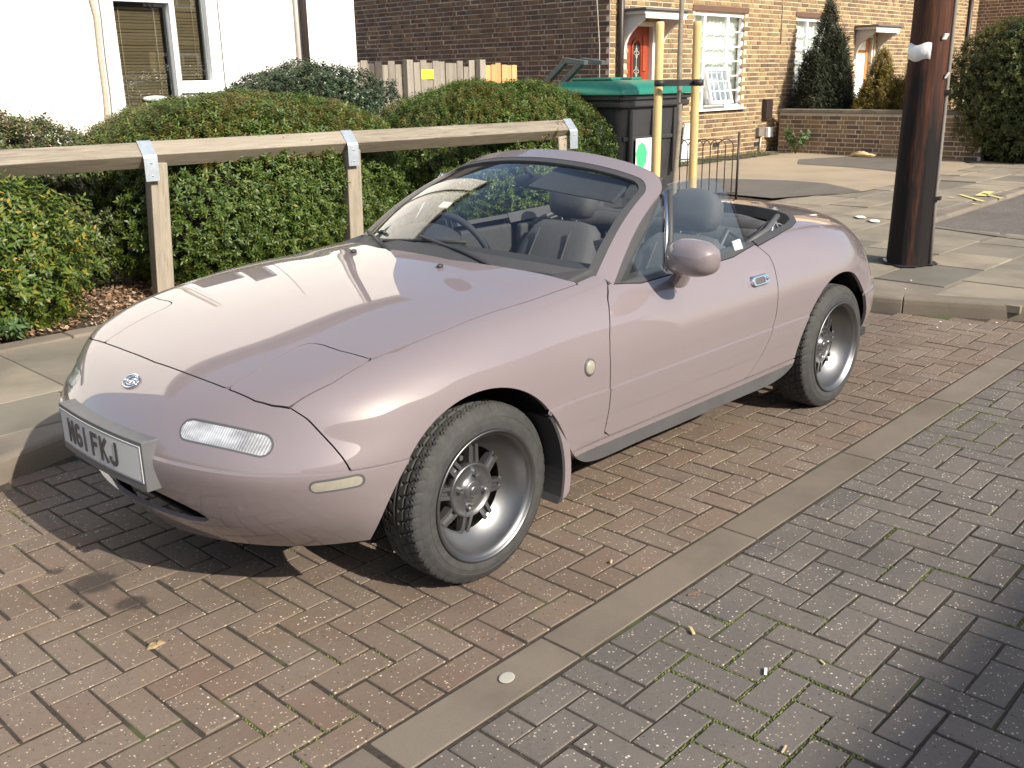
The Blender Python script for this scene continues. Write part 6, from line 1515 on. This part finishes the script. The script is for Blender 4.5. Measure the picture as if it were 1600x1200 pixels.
def spokes_mesh():
    m = MB()
    for k in range(8):
        a = 2*math.pi*(k+.5)/8; rot = Matrix.Rotation(-a, 3, 'Y')
        for (x0, x1, w, y0, y1) in ((.075,.143,.0150,-.010,.010),):
            for sx in (-1, 1):
                pts = [(x0, y0, sx*w-.006), (x1, y0, sx*w*.85-.006), (x1, y0, sx*w*.85+.006), (x0, y0, sx*w+.006), (x0, y1+.010, sx*w-.006), (x1, y1, sx*w*.85-.006), (x1, y1, sx*w*.85+.006), (x0, y1+.010, sx*w+.006)]
                m.add([rot @ Vector(p) for p in pts], [(0,1,2,3),(7,6,5,4),(0,4,5,1),(1,5,6,2),(2,6,7,3),(3,7,4,0)])
            pts = [(x0, y0, -w), (x1, y0, -w*.85), (x1, y0, w*.85), (x0, y0, w), (x0, y1-.002, -w), (x1, y1-.010, -w*.85), (x1, y1-.010, w*.85), (x0, y1-.002, w)]
            m.add([rot @ Vector(p) for p in pts], [(0,1,2,3),(7,6,5,4),(0,4,5,1),(1,5,6,2),(2,6,7,3),(3,7,4,0)])
    return m
def hub_mesh(): return MB().lathe([(0,-.020),(.088,-.018),(.0885,.018),(.085,.024),(.080,.024),(.077,.018),(.060,.015),(.036,.020),(.033,.030),(.030,.032),(.0,.033)], 48, axis='y')
SPOKE = spokes_mesh().mesh('spoke', MATS['gunmetal']); HUB = hub_mesh().mesh('hub', MATS['gunmetal'])
NUT = MB().lathe([(0,.020),(.007,.019),(.0085,.014),(.0095,0),(.0095,-.004)], 6, axis='y', smooth=False).mesh('wheel_nut', MATS['chrome'])
CAP = MB().lathe([(0,.006),(.014,.006),(.018,.003),(.020,-.004)], 24, axis='y').mesh('centre_cap', MATS['gunmetal'])
DISC = MB().lathe([(.0,-.078),(.128,-.078),(.128,-.098),(.0,-.098)], 40, axis='y').mesh('brake_disc', MATS['brake_disc'])
def put(name, me, parent, loc=(0,0,0)):
    o = bpy.data.objects.new(name, me); link(o, parent); o.location = loc; return o
for (wx, wy) in ((1.136,.703),(1.136,-.703),(-1.127,.711),(-1.127,-.711)):
    w_ = put('wheel', HUB, car, (wx, wy, TR-.002)); spin = random.uniform(0, .7); w_.rotation_euler = (0, .22 if wx > 0 else .5, 0 if wy > 0 else math.pi)
    put('tyre', TYRE, w_); put('rim_lip', lip, w_); put('rim_barrel', barrel, w_); put('spokes', SPOKE, w_); put('brake_disc', DISC, w_)
    for k in range(4): a = math.pi/2*k+.5; put('wheel_nut', NUT, w_, (.054*math.cos(a), .017, .054*math.sin(a)))
    put('centre_cap', CAP, w_, (0, .032, 0))

# ---------------------------------------------------------------- cockpit
tub = MB(); tub.bbox((-1.22,-.64,.24), (.66,.64,.27)); tub.bbox((-.80,-.62,.27), (-.74,.62,.72)); tub.bbox((-1.24,-.62,.27), (-1.20,.62,.80)); tub.bbox((-1.22,-.60,.62), (-.76,.60,.66)); tub.build('cockpit_tub', MATS['interior_dark'], car)
for sy in (-1, 1):
    MB().bbox((-.50, sy*.655, .30), (.56, sy*.690, .80)).build('door_card', MATS['interior_dark'], car, bevel=.012)
    MB().bbox((-.30, sy*.60, .52), (.35, sy*.655, .57)).build('arm_rest', MATS['interior_mid'], car, bevel=.02)
    MB().bbox((-1.20, sy*.60, .30), (-.51, sy*.64, .80)).build('quarter_trim', MATS['interior_dark'], car, bevel=.012)
# dash
dash = MB(); prof = [(.60,.84),(.46,.862),(.36,.858),(.30,.835),(.27,.79),(.28,.70),(.34,.62),(.60,.60)]; dash.prism([(x, z) for x, z in prof], -.64, .64, axis='y'); d_ = dash.build('dashboard', MATS['interior_dark'], car, bevel=.012, segs=3)
MB().ellipsoid((.33,-.36,.845), (.12,.19,.075), 20, 12).build('instrument_hood', MATS['interior_dark'], d_)
for y in (-.58, -.08, .08, .58): MB().lathe([(0,.0),(.038,.0),(.042,-.01),(.034,-.016)], 18, (.282, y, .775), 'x').build('air_vent', MATS['trim_black'], d_)
MB().bbox((-.30,-.10,.27), (.34,.10,.50)).build('centre_tunnel', MATS['interior_dark'], car, bevel=.02)
sw = MB(); cw = Vector((.135,-.36,.775)); ax = Vector((-.90,0,.42)).normalized(); u_ = Vector((0,1,0)); v_ = ax.cross(u_)
sw.tube([cw+(u_*math.cos(a)+v_*math.sin(a))*.182 for a in np.linspace(0, 2*math.pi, 41)], .0145, 8, cap=False); swo = sw.build('steering_wheel', MATS['interior_dark'], car)
h_ = MB(); h_.ellipsoid(cw-ax*.03, (.05,.075,.06), 14, 10)
for a in (0, math.pi, -math.pi/2): h_.tube([cw-ax*.03, cw+(u_*math.cos(a)+v_*math.sin(a))*.175], .015, 6)
h_.build('wheel_boss', MATS['interior_mid'], swo)
MB().tube([cw-ax*.04, (.36,-.36,.70)], .035, 10).build('steering_column', MATS['interior_dark'], swo)
def seat(y):
    s = car
    def cushion(name, rings, mat='interior_mid'):
        m = MB(); loft(m, rings, True); o = m.build(name, MATS[mat], s, sharp=70); return o
    def ring(cx, cz, ax_, wz, hw, t, k=18):
        out = []
        for a in np.linspace(0, 2*math.pi, k, endpoint=False):
            c_, s_ = math.cos(a), math.sin(a); e = .55; px_ = hw*math.copysign(abs(c_)**e, c_); pt_ = t*math.copysign(abs(s_)**e, s_); out.append((cx+ax_[0]*pt_, y+px_, cz+ax_[1]*pt_))
        return out
    bx = (.96,.28)
    s = cushion('seat', [ring(-.27+.56*t, .345+.03*t, (0,1), 0, w, th) for t, w, th in ((0,.18,.05),(.06,.225,.08),(.5,.24,.085),(.9,.23,.08),(.98,.19,.06),(1.0,.12,.03))])
    cushion('backrest', [ring(-.30+(-.28)*t, .36+.47*t, bx, 0, w, th) for t, w, th in ((0,.20,.07),(.1,.235,.085),(.45,.245,.085),(.75,.225,.075),(.92,.19,.06),(.98,.15,.045),(1.0,.08,.02))])
    cushion('headrest', [ring(-.585+(-.05)*t, .845+.175*t, bx, 0, w, th) for t, w, th in ((0,.07,.03),(.08,.11,.05),(.35,.135,.058),(.7,.125,.055),(.92,.085,.042),(1.0,.04,.02))])
    for sy in (-1, 1): cushion('bolster', [[(-.34-.24*t+r*math.cos(a)*.8, y+sy*(.215-.02*t)+r*.5*math.sin(a), .40+.36*t+r*math.cos(a)*.3) for a in np.linspace(0, 2*math.pi, 12, endpoint=False)] for t, r in ((0,.03),(.1,.085),(.6,.085),(.95,.06),(1.0,.02))])
    for sy in (-1, 1): MB().tube([(-.30-.28*t+.082, y+sy*(.115-.02*t), .36+.47*t+.02) for t in np.linspace(.08, .9, 10)], .006, 6).build('seam_piping', MATS['interior_dark'], s)
    MB().tube([(-.30-.28*.62+.088, y+q, .36+.47*.62+.022) for q in np.linspace(-.115, .115, 8)], .006, 6).build('seam_piping', MATS['interior_dark'], s)
    for q in (-.045, .045): MB().tube([(-.565, y+q, .79), (-.60, y+q, .88)], .006, 6).build('headrest_post', MATS['chrome'], s)
    return s
seat(.345); seat(-.345)
# seat belt, folded hood, clutter behind the seats, aerial label
MB().tube([(-.70,.56,.80), (-.60,.52,.86), (-.50,.50,.70), (-.40,.52,.40)], .014, 6).build('seat_belt', MATS['trim_black'], car)
fh = MB()
for k, (x, z, r) in enumerate(((-.84,.80,.05),(-.93,.815,.055),(-1.02,.81,.055),(-1.11,.795,.045))):
    fh.tube([(x+.02*math.sin(9*y+k)-.10*(1-(y/.55)**2)*0, y, z+.012*math.sin(13*y+k*2)-.02*(y/.55)**2) for y in np.linspace(-.54, .54, 24)], [r*(1+.12*math.sin(7*y+k)) for y in np.linspace(-.54, .54, 24)], 10)
fho = fh.build('folded_hood', MATS['hood_cloth'], car)
for sy in (-1, 1):
    MB().tube([(-.60, sy*.60, .80), (-.80, sy*.595, .845), (-1.02, sy*.52, .875)], .013, 8).build('hood_arm', MATS['trim_grey'], fho)
    MB().tube([(-.56, sy*.585, .79), (-.78, sy*.56, .825), (-.98, sy*.50, .85)], .010, 8).build('hood_arm', MATS['trim_black'], fho)
    MB().tube([(-.86, sy*.585, .80), (-.88, sy*.575, .85), (-.93, sy*.56, .862), (-.95, sy*.57, .82)], .006, 6).build('hood_catch', MATS['galvanised'], fho)
MB().bbox((-1.19,-.5,.66), (-1.08,.5,.74)).build('rear_shelf', MATS['interior_mid'], car, bevel=.01)
bx_ = MB().bbox((-.60,.0,.60), (-.50,.12,.86)).build('speaker_box', MATS['interior_dark'], car, bevel=.008)
# rear view mirror and sun visors
p = screen_pt(0, .86); MB().ellipsoid((p[0]-.07, .0, p[2]-.055), (.016,.115,.032), 18, 10).build('rear_view_mirror', MATS['interior_dark'], wsf); MB().tube([(p[0]-.012, 0, p[2]+.01), (p[0]-.06, 0, p[2]-.03)], .010, 6).build('mirror_stem', MATS['interior_dark'], wsf)
for sy in (1, -1):
    q = [screen_pt(s_*sy, .985) for s_ in (.16, .80)]; r_ = [screen_pt(s_*sy, .70) for s_ in (.16, .82)]; th = np.array([-.018, 0, -.008]); of = np.array([-.03, 0, -.014])
    if sy < 0: r_ = [screen_pt(s_*sy, .93) for s_ in (.16, .80)]; r_ = [x_+np.array([-.14,0,.02]) for x_ in r_]
    Vv = [q[0]+of, q[1]+of, r_[1]+of, r_[0]+of]; Vv += [x_+th for x_ in Vv]; MB().add(Vv, [(0,1,2,3),(7,6,5,4),(0,4,5,1),(1,5,6,2),(2,6,7,3),(3,7,4,0)]).build('sun_visor', MATS['interior_dark'], wsf, bevel=.008)
MB().bbox((.30,-.06,.86),(.302,.0,.90)).build('tax_disc', MATS['paper_white'], wsf) if False else None
pt_ = screen_pt(-.28, .42); MB().box((pt_[0]-.012, pt_[1], pt_[2]-.01), (.004,.05,.038), Matrix.Rotation(R_(-60), 3, 'Y')).build('paper_sticker', MATS['paper_white'], wsf)
